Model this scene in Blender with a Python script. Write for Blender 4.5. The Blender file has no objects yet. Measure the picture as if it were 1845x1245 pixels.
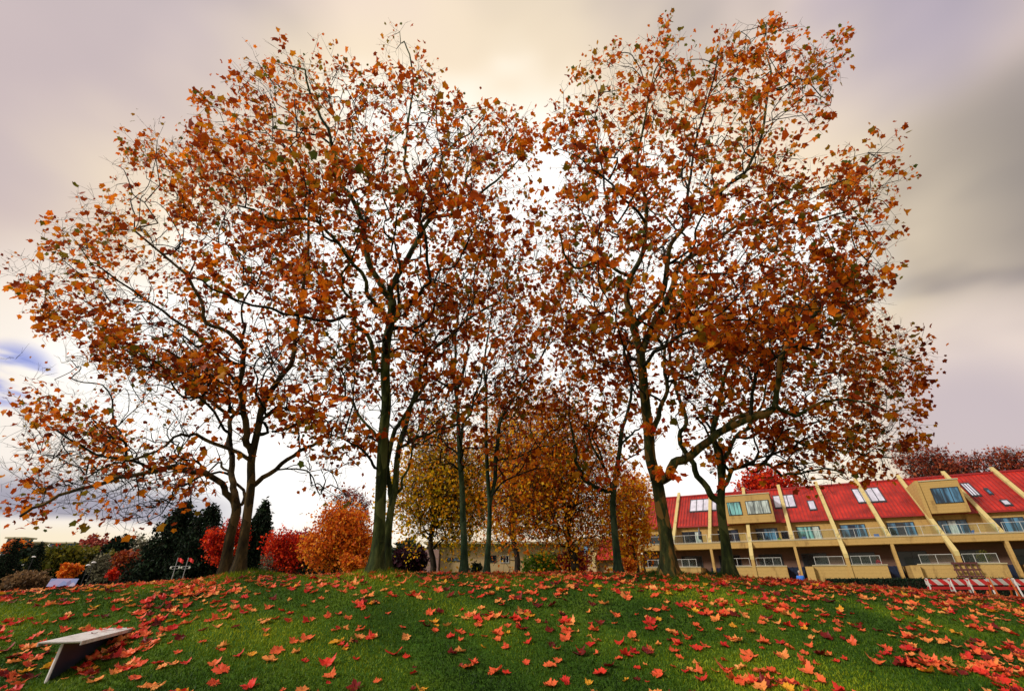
import bpy, bmesh, math, random
import numpy as np
from mathutils import Vector, Matrix

R = math.radians
rng = np.random.default_rng(7)
random.seed(7)
sc = bpy.context.scene
COL = sc.collection

# ------------------------------------------------------------------ camera
EYE = 1.6
PITCH = R(27.3)
FPX = 820.0                       # focal length in pixels of the 1845 px wide photograph
CP, SP = math.cos(PITCH), math.sin(PITCH)
cam_d = bpy.data.cameras.new('camera')
cam = bpy.data.objects.new('camera', cam_d)
COL.objects.link(cam)
cam.location = (0, 0, EYE)
cam.rotation_euler = (R(90) + PITCH, 0, 0)
cam_d.sensor_width = 36
cam_d.lens = 36 * FPX / 1845
cam_d.clip_start = 0.05
cam_d.clip_end = 6000
sc.camera = cam

# ------------------------------------------------------------------ light
SUN_EL, SUN_AZ = R(32), R(246)     # azimuth clockwise from +Y (forward)
sd = bpy.data.lights.new('sun', 'SUN')
sun = bpy.data.objects.new('sun', sd)
COL.objects.link(sun)
sd.energy = 3.4
sd.angle = R(11)
sd.color = (1.0, 0.93, 0.82)
sdir = Vector((math.sin(SUN_AZ) * math.cos(SUN_EL), math.cos(SUN_AZ) * math.cos(SUN_EL), math.sin(SUN_EL)))
sun.rotation_euler = sdir.to_track_quat('Z', 'Y').to_euler()

sc.view_settings.view_transform = 'Standard'
sc.view_settings.look = 'None'
sc.view_settings.exposure = 0.0
sc.view_settings.gamma = 1.0
sc.cycles.max_bounces = 6
sc.cycles.transparent_max_bounces = 8


class NT:
    """tiny node helper"""
    def __init__(self, tree):
        self.t = tree
        tree.nodes.clear()

    def n(self, typ, ins=None, **props):
        nd = self.t.nodes.new(typ)
        for k, v in props.items():
            setattr(nd, k, v)
        for k, v in (ins or {}).items():
            s = nd.inputs[k]
            if isinstance(v, bpy.types.NodeSocket):
                self.t.links.new(v, s)
            else:
                s.default_value = v
        return nd

    def math(self, op, a, b=0.0, clamp=False):
        return self.n('ShaderNodeMath', {0: a, 1: b}, operation=op, use_clamp=clamp).outputs[0]

    def mix(self, f, a, b, blend='MIX'):
        nd = self.n('ShaderNodeMix', data_type='RGBA', blend_type=blend)
        for idx, v in ((0, f), (6, a), (7, b)):
            s = nd.inputs[idx]
            if isinstance(v, bpy.types.NodeSocket):
                self.t.links.new(v, s)
            else:
                s.default_value = v if idx == 0 else (tuple(v) + (1,) if len(v) == 3 else v)
        return nd.outputs[2]

    def rng(self, v, a, b, c=0.0, d=1.0, smooth=True):
        nd = self.n('ShaderNodeMapRange', {0: v, 1: a, 2: b, 3: c, 4: d})
        if smooth:
            nd.interpolation_type = 'SMOOTHSTEP'
        return nd.outputs[0]

    def ramp(self, f, stops, interp='LINEAR'):
        nd = self.n('ShaderNodeValToRGB', {0: f})
        cr = nd.color_ramp
        cr.interpolation = interp
        while len(cr.elements) < len(stops):
            cr.elements.new(0.5)
        for e, (p, c) in zip(cr.elements, stops):
            e.position = p
            e.color = tuple(c) + (1,)
        return nd.outputs[0]


# ------------------------------------------------------------------ sky
def ray(px, py):
    v = 622.5 - py
    return Vector((px - 922.5, FPX * CP - v * SP, FPX * SP + v * CP)).normalized()


w = bpy.data.worlds.new('World')
sc.world = w
w.use_nodes = True
t = NT(w.node_tree)
tc = t.n('ShaderNodeTexCoord').outputs['Generated']
sky = t.n('ShaderNodeTexSky', sky_type='NISHITA', sun_disc=False, sun_elevation=SUN_EL, sun_rotation=SUN_AZ)
skyc = t.n('ShaderNodeVectorMath', {0: sky.outputs[0], 'Scale': 0.09}, operation='SCALE').outputs[0]


def lobe(px, py, a, b):
    g = ray(px, py)
    d = t.n('ShaderNodeVectorMath', {0: tc, 1: tuple(g)}, operation='DOT_PRODUCT').outputs['Value']
    return t.rng(d, a, b)


def snoise(scale, sx, sy, sz, detail=4, off=(0, 0, 0)):
    mp = t.n('ShaderNodeMapping', {0: tc, 'Scale': (sx, sy, sz), 'Location': off})
    return t.n('ShaderNodeTexNoise', {'Vector': mp.outputs[0], 'Scale': scale, 'Detail': detail, 'Roughness': 0.5}).outputs[0]


n1 = snoise(1.9, 1, 1, 1.4, 3, (3.1, 0.4, 1.0))
n2 = snoise(2.6, 1, 0.8, 2.0, 3, (0.2, 5.0, 2.0))
cloud = t.mix(t.rng(n1, 0.38, 0.60), (0.44, 0.385, 0.40), (0.86, 0.70, 0.64))
# dark cloud bank on the right side, soft mauve over the left top
cloud = t.mix(t.math('MULTIPLY', lobe(1830, 440, 0.95, 0.995), 0.85), cloud, (0.23, 0.205, 0.20))
cloud = t.mix(t.math('MULTIPLY', t.math('MULTIPLY', lobe(1760, 560, 0.965, 0.995), t.rng(n2, .40, .60)), 0.8), cloud, (0.22, 0.20, 0.23))
cloud = t.mix(t.math('MULTIPLY', lobe(1640, 330, 0.975, 0.999), 0.5), cloud, (0.47, 0.41, 0.34))
cloud = t.mix(t.math('MULTIPLY', lobe(1790, 700, 0.975, 0.998), 0.6), cloud, (0.78, 0.66, 0.62))
cloud = t.mix(t.math('MULTIPLY', lobe(1740, 790, 0.985, 0.999), 0.7), cloud, (0.42, 0.37, 0.46))
cloud = t.mix(t.math('MULTIPLY', lobe(1600, 50, 0.985, 0.999), 0.6), cloud, (0.36, 0.33, 0.46))
cloud = t.mix(t.math('MULTIPLY', lobe(120, 380, 0.93, 0.995), 0.7), cloud, (0.82, 0.62, 0.55))
cloud = t.mix(t.math('MULTIPLY', lobe(100, 120, 0.92, 0.995), 0.7), cloud, (0.56, 0.48, 0.51))
# warm glow where the sun stands behind the cloud deck, behind the trees
dg = None
for q in ((610, 690), (1210, 640), (915, 480)):
    v_ = t.n('ShaderNodeVectorMath', {0: tc, 1: tuple(ray(*q))}, operation='DOT_PRODUCT').outputs['Value']
    dg = v_ if dg is None else t.n('ShaderNodeMath', {0: dg, 1: v_, 2: .12}, operation='SMOOTH_MAX').outputs[0]
dg = t.math('ADD', dg, t.math('MULTIPLY', t.math('SUBTRACT', n2, 0.5), 0.16))
g1 = t.rng(dg, 0.80, 0.95)
g2 = t.rng(dg, 0.905, 0.975)
cloud = t.mix(g1, cloud, (0.98, 0.82, 0.60))
cloud = t.mix(t.math('MULTIPLY', t.rng(t.n('ShaderNodeVectorMath', {0: tc, 1: tuple(ray(200, 800))}, operation='DOT_PRODUCT').outputs['Value'], .93, .985), .85), cloud, (1.0, .93, .86))
cloud = t.mix(g2, cloud, (1.2, 1.17, 1.12))
bank = t.math('MULTIPLY', lobe(1870, 430, 0.962, 0.995), t.math('MULTIPLY', t.rng(n1, .36, .56, .35, 1.0), t.rng(n2, .36, .58, .35, 1.0)))
cloud = t.mix(t.math('MULTIPLY', bank, 0.9), cloud, (0.27, 0.235, 0.225))
cloud = t.mix(t.math('MULTIPLY', lobe(1840, 560, 0.985, 0.999), t.math('MULTIPLY', t.rng(n2, .42, .55), 0.8)), cloud, (0.19, 0.17, 0.21))
cloud = t.mix(t.math('MULTIPLY', lobe(1800, 695, 0.984, 0.999), .75), cloud, (0.88, 0.74, 0.68))
cloud = t.mix(t.math('MULTIPLY', lobe(1760, 770, 0.990, 0.9992), .6), cloud, (0.46, 0.40, 0.48))
# low-left streaks: yellow light band at the horizon and a blue grey bar above it
sep = t.n('ShaderNodeSeparateXYZ', {0: tc})
zz = sep.outputs[2]
xx = sep.outputs[0]
zz2 = t.math('ADD', zz, t.math('MULTIPLY', t.math('SUBTRACT', n2, 0.5), 0.05))
leftw = t.rng(xx, -0.40, -0.60)
bar = t.math('MULTIPLY', t.rng(zz2, 0.072, 0.092), t.rng(zz2, 0.165, 0.115))
cloud = t.mix(t.math('MULTIPLY', bar, t.math('MULTIPLY', leftw, 0.9)), cloud, (0.34, 0.33, 0.42))
low = t.rng(zz2, 0.085, 0.05)
cloud = t.mix(t.math('MULTIPLY', low, 0.75), cloud, (0.98, 0.84, 0.58))
# blue openings
bl = t.math('MULTIPLY', t.math('MULTIPLY', lobe(14, 676, 0.9982, 0.9999), t.rng(snoise(14, .5, .5, 2.2, 3, (1, 2, 3.3)), .38, .56)), 0.9)
cloud = t.mix(bl, cloud, (0.16, 0.24, 0.72))
cov = t.rng(snoise(1.3, 1, 1, 1, 2, (8, 1, 3)), 0.80, 0.9)
col = t.mix(cov, cloud, skyc)
bg = t.n('ShaderNodeBackground', {'Color': col, 'Strength': 1.0})
t.t.links.new(bg.outputs[0], t.n('ShaderNodeOutputWorld').inputs[0])


# ------------------------------------------------------------------ helpers
def P(px, py, Y):
    """the world point seen at photo pixel (px, py) when it stands at distance Y"""
    v = 622.5 - py
    fw = FPX * CP - v * SP
    return np.array([(px - 922.5) / fw * Y, Y, EYE + (FPX * SP + v * CP) / fw * Y])


PROF_Y = np.array([-2000, -10, 0, 3, 5, 6.7, 8, 9, 10, 11, 12, 13, 15, 18, 21, 25, 30, 36, 45, 60, 6000.])
PROF_Z = np.array([-.3, -.1, 0, .08, .26, .52, .83, 1.12, 1.38, 1.58, 1.70, 1.75, 1.77, 1.70, 1.50, 1.10, .62, .25, .05, 0, 0])
BUMPS = [(-3.15, 11.9, .13, .75), (-6.7, 12.9, .12, .8), (3.65, 11.9, .07, .7), (5.5, 13.6, .05, .6)]


def th(x, y):
    x = np.asarray(x, float); y = np.asarray(y, float)
    z = sum(np.interp(y + o, PROF_Y, PROF_Z) for o in (-.9, -.45, 0, .45, .9)) / 5
    l = np.minimum(x + 2.0, 0); r = np.maximum(x - 2.0, 0)
    z = z - 1.7 * (1 - np.exp(-.0042 * l * l / 1.7)) - 1.1 * (1 - np.exp(-.0068 * r * r / 1.1))
    for bx, by, bh, bs in BUMPS:
        z = z + bh * np.exp(-((x - bx) ** 2 + (y - by) ** 2) / bs ** 2)
    z = z + 1.12 * np.exp(-((x - 19.2) ** 2 + (y - 34.0) ** 2) / 8.0)
    z = z - .16 * np.exp(-((x + 6.3) ** 2 / 1.3 + (y - 8.3) ** 2 / 3.2))
    z = z + .012 * np.sin(x * 1.7 + .6 * y) * np.sin(y * 1.3 - .4 * x)
    return z


def fast_mesh(name, verts, faces, smooth=False, attrs=None):
    """verts (n,3); faces: list of int arrays (m,k)"""
    me = bpy.data.meshes.new(name)
    verts = np.asarray(verts, np.float32)
    faces = [np.asarray(f, np.int32) for f in faces if len(f)]
    me.vertices.add(len(verts))
    me.vertices.foreach_set('co', verts.ravel())
    nl = sum(f.size for f in faces); npoly = sum(len(f) for f in faces)
    me.loops.add(nl)
    me.polygons.add(npoly)
    me.loops.foreach_set('vertex_index', np.concatenate([f.ravel() for f in faces]))
    tot = np.concatenate([np.full(len(f), f.shape[1], np.int32) for f in faces])
    st = np.concatenate([[0], np.cumsum(tot)[:-1]]).astype(np.int32)
    me.polygons.foreach_set('loop_start', st)
    try:
        me.polygons.foreach_set('loop_total', tot)
    except Exception:
        pass
    if smooth:
        me.polygons.foreach_set('use_smooth', np.ones(npoly, bool))
    for k, v in (attrs or {}).items():
        a = me.attributes.new(k, 'FLOAT', 'POINT')
        a.data.foreach_set('value', np.asarray(v, np.float32))
    me.update(calc_edges=True)
    me.validate()
    return me


def link(name, me, mats, parent=None):
    o = bpy.data.objects.new(name, me)
    COL.objects.link(o)
    for m in (mats if isinstance(mats, (list, tuple)) else [mats]):
        if m is not None and len(me.materials) < len(mats if isinstance(mats, (list, tuple)) else [mats]):
            me.materials.append(m)
    if parent is not None:
        o.parent = parent
    return o


def tag(o, label=None, cat=None, group=None, kind=None):
    if label: o['label'] = label
    if cat: o['category'] = cat
    if group: o['group'] = group
    if kind: o['kind'] = kind
    return o


def empty(name, loc, rz=0.0):
    o = bpy.data.objects.new(name, None)
    COL.objects.link(o)
    o.location = tuple(loc); o.rotation_euler = (0, 0, rz)
    o.empty_display_size = .2
    return o


class MB:
    """collects boxes, prisms and tubes into one mesh"""
    def __init__(self):
        self.v = []; self.f = []; self.mi = []

    def add(self, vs, fs, m=0):
        b = len(self.v)
        self.v += [tuple(map(float, q)) for q in vs]
        self.f += [tuple(b + i for i in f) for f in fs]
        self.mi += [m] * len(fs)
        return self

    def box(self, a, b, m=0):
        x0, y0, z0 = a; x1, y1, z1 = b
        v = [(x0, y0, z0), (x1, y0, z0), (x1, y1, z0), (x0, y1, z0), (x0, y0, z1), (x1, y0, z1), (x1, y1, z1), (x0, y1, z1)]
        return self.add(v, [(0, 3, 2, 1), (4, 5, 6, 7), (0, 1, 5, 4), (1, 2, 6, 5), (2, 3, 7, 6), (3, 0, 4, 7)], m)

    def prism(self, poly, axis, a, b, m=0):
        """poly: 2D points; extruded along axis (0 = x: poly is (y,z); 1 = y: (x,z); 2 = z: (x,y))"""
        def mk(p, c):
            if axis == 0: return (c, p[0], p[1])
            if axis == 1: return (p[0], c, p[1])
            return (p[0], p[1], c)
        n = len(poly)
        v = [mk(p, a) for p in poly] + [mk(p, b) for p in poly]
        f = [tuple(range(n - 1, -1, -1)), tuple(range(n, 2 * n))]
        f += [(i, (i + 1) % n, n + (i + 1) % n, n + i) for i in range(n)]
        return self.add(v, f, m)

    def tube(self, pts, rad, n=8, m=0, cap=True):
        pts = [Vector(p) for p in pts]
        if not isinstance(rad, (list, tuple)): rad = [rad] * len(pts)
        vs = []
        up = None
        for i, p in enumerate(pts):
            d = (pts[min(i + 1, len(pts) - 1)] - pts[max(i - 1, 0)]).normalized()
            if up is None:
                up = d.orthogonal().normalized()
            up = (up - d * up.dot(d)).normalized()
            s = d.cross(up)
            for k in range(n):
                a = 2 * math.pi * k / n
                vs.append(p + (up * math.cos(a) + s * math.sin(a)) * rad[i])
        fs = []
        for i in range(len(pts) - 1):
            for k in range(n):
                fs.append((i * n + k, i * n + (k + 1) % n, (i + 1) * n + (k + 1) % n, (i + 1) * n + k))
        if cap:
            fs.append(tuple(range(n - 1, -1, -1)))
            fs.append(tuple((len(pts) - 1) * n + k for k in range(n)))
        return self.add(vs, fs, m)

    def lathe(self, prof, c=(0, 0, 0), n=14, m=0):
        vs = []; fs = []
        for (r, z) in prof:
            for k in range(n):
                a = 2 * math.pi * k / n
                vs.append((c[0] + r * math.cos(a), c[1] + r * math.sin(a), c[2] + z))
        for i in range(len(prof) - 1):
            for k in range(n):
                fs.append((i * n + k, i * n + (k + 1) % n, (i + 1) * n + (k + 1) % n, (i + 1) * n + k))
        return self.add(vs, fs, m)

    def build(self, name, mats, parent=None, smooth=False, bevel=0.0):
        me = bpy.data.meshes.new(name)
        me.from_pydata(self.v, [], self.f)
        if bevel or True:
            bm = bmesh.new(); bm.from_mesh(me)
            bmesh.ops.recalc_face_normals(bm, faces=bm.faces)
            if bevel:
                bmesh.ops.bevel(bm, geom=list(bm.edges), offset=bevel, segments=1, affect='EDGES')
            bm.to_mesh(me); bm.free()
        if not bevel:
            me.polygons.foreach_set('material_index', self.mi)
        if smooth:
            me.polygons.foreach_set('use_smooth', [True] * len(me.polygons))
        mats = mats if isinstance(mats, (list, tuple)) else [mats]
        for m_ in mats: me.materials.append(m_)
        o = bpy.data.objects.new(name, me)
        COL.objects.link(o)
        if parent is not None: o.parent = parent
        return o


# ------------------------------------------------------------------ materials
def newmat(name):
    m = bpy.data.materials.new(name)
    m.use_nodes = True
    return m, NT(m.node_tree)


def out(t, shader, bump=None):
    o = t.n('ShaderNodeOutputMaterial')
    t.t.links.new(shader, o.inputs[0])


def mat_simple(name, c, rough=.6, metal=0.0, var=.15, scale=3.0, bump=0.0, spec=.5, bscale=None):
    m, t = newmat(name)
    co = t.n('ShaderNodeTexCoord').outputs['Object']
    nz = t.n('ShaderNodeTexNoise', {'Vector': co, 'Scale': scale, 'Detail': 5.0}).outputs[0]
    c0 = [max(0, q * (1 - var)) for q in c]; c1 = [min(1, q * (1 + var)) for q in c]
    colr = t.ramp(nz, [(.3, c0), (.7, c1)])
    ins = {'Base Color': colr, 'Roughness': rough, 'Metallic': metal, 'Specular IOR Level': spec}
    if bump:
        nb = t.n('ShaderNodeTexNoise', {'Vector': co, 'Scale': bscale or scale * 6, 'Detail': 4.0}).outputs[0]
        ins['Normal'] = t.n('ShaderNodeBump', {'Height': nb, 'Strength': bump, 'Distance': .02}).outputs[0]
    p = t.n('ShaderNodeBsdfPrincipled', ins)
    out(t, p.outputs[0])
    return m


def mat_leaf(name, stops, trans=.35, rough=.5, big=None, spec=.2):
    """leaf colour picked per leaf from the ramp by the 'rnd' attribute, veins/blotches by noise"""
    m, t = newmat(name)
    a = t.n('ShaderNodeAttribute', attribute_name='rnd').outputs['Fac']
    co = t.n('ShaderNodeTexCoord').outputs['Object']
    c = t.ramp(a, stops)
    nz = t.n('ShaderNodeTexNoise', {'Vector': co, 'Scale': 26.0, 'Detail': 2.0}).outputs[0]
    c = t.mix(t.rng(nz, .55, .75, 0, .55), c, (.10, .022, .008))
    d = t.n('ShaderNodeBsdfPrincipled', {'Base Color': c, 'Roughness': rough, 'Specular IOR Level': spec})
    tr = t.n('ShaderNodeBsdfTranslucent', {'Color': c})
    mx = t.n('ShaderNodeMixShader', {0: trans, 1: d.outputs[0], 2: tr.outputs[0]})
    out(t, mx.outputs[0])
    return m
# ------------------------------------------------------------------ ground
def axis_lin(a, b, s): return np.arange(a, b, s)


xs = np.concatenate([-np.geomspace(24, 3000, 34)[::-1], np.arange(-23.5, 23.6, .4), np.geomspace(24, 3000, 34)])
ys = np.concatenate([[-400, -100, -40, -15, -6, -2], np.arange(0, 24, .35), np.geomspace(24, 3500, 50)])
GX, GY = np.meshgrid(xs, ys)
GZ = th(GX, GY)
V = np.stack([GX, GY, GZ], -1).reshape(-1, 3)
nx = len(xs)
i = np.arange(len(ys) - 1)[:, None] * nx + np.arange(nx - 1)[None, :]
F = np.stack([i, i + 1, i + nx + 1, i + nx], -1).reshape(-1, 4)
m_ground, t = newmat('lawn')
co = t.n('ShaderNodeTexCoord').outputs['Object']
na = t.n('ShaderNodeTexNoise', {'Vector': co, 'Scale': .55, 'Detail': 4.0, 'Roughness': .6}).outputs[0]
nb = t.n('ShaderNodeTexNoise', {'Vector': co, 'Scale': 14.0, 'Detail': 6.0, 'Roughness': .7}).outputs[0]
c = t.ramp(na, [(.30, (.020, .055, .005)), (.5, (.04, .10, .008)), (.68, (.10, .17, .010))])
c = t.mix(t.rng(nb, .45, .7, 0, .6), c, (.018, .045, .006))
bump = t.n('ShaderNodeBump', {'Height': nb, 'Strength': .6, 'Distance': .03}).outputs[0]
out(t, t.n('ShaderNodeBsdfPrincipled', {'Base Color': c, 'Roughness': .9, 'Normal': bump, 'Specular IOR Level': .1}).outputs[0])
g = link('ground', fast_mesh('ground', V, [F], smooth=True), m_ground)
tag(g, kind='structure')

# asphalt car park far below the left side of the mound
m_road = mat_simple('asphalt', (.045, .045, .055), .85, var=.3, scale=1.2, bump=.3)
rx = np.linspace(-95, -36, 30); ry = np.linspace(40, 78, 20)
RX, RY = np.meshgrid(rx, ry)
V = np.stack([RX, RY, th(RX, RY) + .02], -1).reshape(-1, 3)
i = np.arange(19)[:, None] * 30 + np.arange(29)[None, :]
F = np.stack([i, i + 1, i + 31, i + 30], -1).reshape(-1, 4)
tag(link('car_park_pavement', fast_mesh('car_park_pavement', V, [F], smooth=True), m_road), kind='structure')

# grass blades on the near face of the mound
def in_view(x, y, z, mx=40):
    dy = y; dz = z - EYE
    dep = dy * CP + dz * SP
    u = x / dep * FPX + 922.5
    v = 622.5 - (-dy * SP + dz * CP) / dep * FPX
    return (dep > .5) & (u > -mx) & (u < 1845 + mx) & (v < 1245 + 60), u, v, dep


NB = 330000
by = 5.2 + (15.2 - 5.2) * rng.random(NB) ** 1.35
bx = (rng.random(NB) * 2 - 1) * (by * 1.08 + .6)
bz = th(bx, by)
ok, *_ = in_view(bx, by, bz)
bx, by, bz = bx[ok], by[ok], bz[ok]
NB = len(bx)
hgt = (.016 + .022 * rng.random(NB)) * (1 + .04 * by)
for (tx, ty, _, ts) in BUMPS:                      # unmown tufts round the trunks
    dd = np.hypot(bx - tx, by - ty)
    hgt *= 1 + 1.9 * np.exp(-(dd / ts) ** 2)
ang = rng.random(NB) * math.tau
wd = .0035 + .003 * rng.random(NB) + .0003 * by
base = np.stack([bx, by, bz - .004], -1)
side = np.stack([np.cos(ang), np.sin(ang), 0 * ang], -1) * wd[:, None]
lean = np.stack([rng.normal(0, .45, NB), rng.normal(0, .45, NB), np.ones(NB)], -1) * hgt[:, None]
V = np.stack([base - side, base + side, base + lean], 1).reshape(-1, 3)
F = np.arange(NB * 3).reshape(-1, 3)
pn = np.sin(bx * .9 + 1.7 * np.sin(by * .7)) * np.sin(by * 1.1 + 1.2 * np.sin(bx * .6 + 1)) + .5 * np.sin(bx * 2.3 + by * 1.9 + 2 * np.sin(bx * .9))  # tone patches; bright and shadow-dark areas of lawn are painted into the blades
rv = np.repeat(np.clip(.42 + .34 * pn + rng.normal(0, .16, NB), 0, 1), 3)
m_blade, t = newmat('grass_blade')
a = t.n('ShaderNodeAttribute', attribute_name='rnd').outputs['Fac']
c = t.ramp(a, [(0, (.012, .040, .003)), (.33, (.042, .105, .004)), (.66, (.13, .215, .006)), (1, (.34, .40, .012))])
d = t.n('ShaderNodeBsdfPrincipled', {'Base Color': c, 'Roughness': .55, 'Specular IOR Level': .2})
tr = t.n('ShaderNodeBsdfTranslucent', {'Color': c})
out(t, t.n('ShaderNodeMixShader', {0: .3, 1: d.outputs[0], 2: tr.outputs[0]}).outputs[0])
o = link('grass', fast_mesh('grass', V, [F], attrs={'rnd': rv}), m_blade)
tag(o, 'short mown green grass covering the near slope of the mound', 'grass', kind='stuff')

# ------------------------------------------------------------------ leaf shapes
LT = np.array([(0, 0, 0), (.38, 0, .02), (.40, .24, -.02), (.60, .48, .08), (.30, .62, -.02), (0, .96, .10),
               (-.30, .62, -.02), (-.60, .48, .08), (-.40, .24, -.02), (-.38, 0, .02), (0, .36, -.05)], float)
LF = np.array([(i, (i + 1) % 10, 10) for i in range(10)])
KT = np.array([(0, 0, 0), (.42, .45, .06), (0, 1, 0), (-.42, .45, .06)], float)
KF = np.array([(0, 1, 2), (0, 2, 3)])


def unit(a): return a / (np.linalg.norm(a, axis=-1, keepdims=True) + 1e-9)


def leaf_cloud(name, cen, size, mat, parent, tmpl=LT, tf=LF, droop=.5, rnd=None, flat=0.0, curl=1.0):
    n = len(cen)
    d = rng.normal(0, 1, (n, 3)); d[:, 2] -= droop * 1.6
    d = unit(d)
    q = rng.normal(0, 1, (n, 3)); q[:, 2] += flat * 2
    nr = unit(q - d * (q * d).sum(1, keepdims=True))
    s = np.cross(d, nr)
    T = np.repeat(tmpl[None], n, 0).copy()
    T[:, :, 2] += (rng.normal(0, .35, (n, 1)) * curl) * (T[:, :, 0] ** 2) + (rng.normal(0, .3, (n, 1)) * curl) * (T[:, :, 1] ** 2)
    T[:, :, 0] *= (.75 + .5 * rng.random((n, 1)))
    V = cen[:, None, :] + size[:, None, None] * (T[:, :, 0:1] * s[:, None] + T[:, :, 1:2] * d[:, None] + T[:, :, 2:3] * nr[:, None])
    k = len(tmpl)
    F = (np.arange(n)[:, None, None] * k + tf[None]).reshape(-1, tf.shape[1])
    if rnd is None: rnd = rng.random(n)
    o = link(name, fast_mesh(name, V.reshape(-1, 3), [F], attrs={'rnd': np.repeat(rnd, k)}), mat, parent)
    return o


# ------------------------------------------------------------------ bark
def mat_bark(name, dark, olive, pale, scale=1.0):
    m, t = newmat(name)
    co = t.n('ShaderNodeTexCoord').outputs['Object']
    mp = t.n('ShaderNodeMapping', {0: co, 'Scale': (5 * scale, 5 * scale, 1.5 * scale)}).outputs[0]
    n1 = t.n('ShaderNodeTexNoise', {'Vector': mp, 'Scale': 1.3, 'Detail': 5.0, 'Roughness': .6}).outputs[0]
    v1 = t.n('ShaderNodeTexVoronoi', {'Vector': t.n('ShaderNodeMapping', {0: co, 'Scale': (7 * scale, 7 * scale, 2.6 * scale)}).outputs[0], 'Scale': 1.0}).outputs['Color']
    vs = t.n('ShaderNodeSeparateColor', {0: v1}).outputs[0]
    c = t.ramp(n1, [(.33, dark), (.52, olive), (.72, pale)])
    c = t.mix(t.rng(vs, .72, .78, 0, .55), c, pale)
    c = t.mix(t.rng(vs, .25, .2, 0, .6), c, dark)
    n3 = t.n('ShaderNodeTexNoise', {'Vector': mp, 'Scale': 6.0, 'Detail': 6.0, 'Roughness': .7}).outputs[0]
    b = t.n('ShaderNodeBump', {'Height': t.math('ADD', n3, vs), 'Strength': .5, 'Distance': .02}).outputs[0]
    out(t, t.n('ShaderNodeBsdfPrincipled', {'Base Color': c, 'Roughness': .85, 'Normal': b, 'Specular IOR Level': .15}).outputs[0])
    return m


BARK_BROWN = mat_bark('plane_bark_brown', (.016, .012, .008), (.060, .044, .018), (.17, .11, .045))
BARK_GREEN = mat_bark('plane_bark_green', (.008, .013, .005), (.038, .055, .014), (.125, .14, .045))
BARK_MOSS = mat_bark('plane_bark_moss', (.010, .022, .014), (.032, .062, .030), (.085, .12, .06))
BARK_ORANGE = mat_bark('plane_bark_orange', (.009, .013, .005), (.045, .055, .015), (.30, .15, .035))
BARK_DARK = mat_bark('dark_bark', (.010, .008, .007), (.03, .022, .016), (.06, .045, .03))

BARK_TWIG_SHADE = mat_bark('shade_dark_twig_bark', (.006, .007, .006), (.018, .019, .014), (.045, .045, .030))  # dark young twigs, with the shade inside the crowns put into the colour too

# ------------------------------------------------------------------ tree growing
def in_poly(x, y, poly):
    c = np.zeros(len(x), bool)
    n = len(poly)
    for i in range(n):
        x0, y0 = poly[i]; x1, y1 = poly[(i + 1) % n]
        if y0 == y1: continue
        k = ((y0 > y) != (y1 > y)) & (x < (x1 - x0) * (y - y0) / (y1 - y0) + x0)
        c ^= k
    return c


def poly_dist(x, y, poly):
    d = np.full(len(x), 1e9)
    n = len(poly)
    for i in range(n):
        a = np.array(poly[i], float); b = np.array(poly[(i + 1) % n], float)
        ab = b - a
        tt = np.clip(((x - a[0]) * ab[0] + (y - a[1]) * ab[1]) / (ab @ ab), 0, 1)
        d = np.minimum(d, np.hypot(x - a[0] - tt * ab[0], y - a[1] - tt * ab[1]))
    return d


def catmull(pts, rad, sub):
    pts = np.asarray(pts, float); n = len(pts)
    if n < 3 or sub < 2:
        return pts, np.asarray(rad, float)
    pp = np.vstack([2 * pts[0] - pts[1], pts, 2 * pts[-1] - pts[-2]])
    o = []; r = []
    for i in range(n - 1):
        p0, p1, p2, p3 = pp[i:i + 4]
        for k in range(sub):
            u = k / sub
            o.append(.5 * ((2 * p1) + (-p0 + p2) * u + (2 * p0 - 5 * p1 + 4 * p2 - p3) * u * u + (-p0 + 3 * p1 - 3 * p2 + p3) * u ** 3))
            r.append(rad[i] * (1 - u) + rad[i + 1] * u)
    o.append(pts[-1]); r.append(rad[-1])
    return np.array(o), np.array(r)


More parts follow.
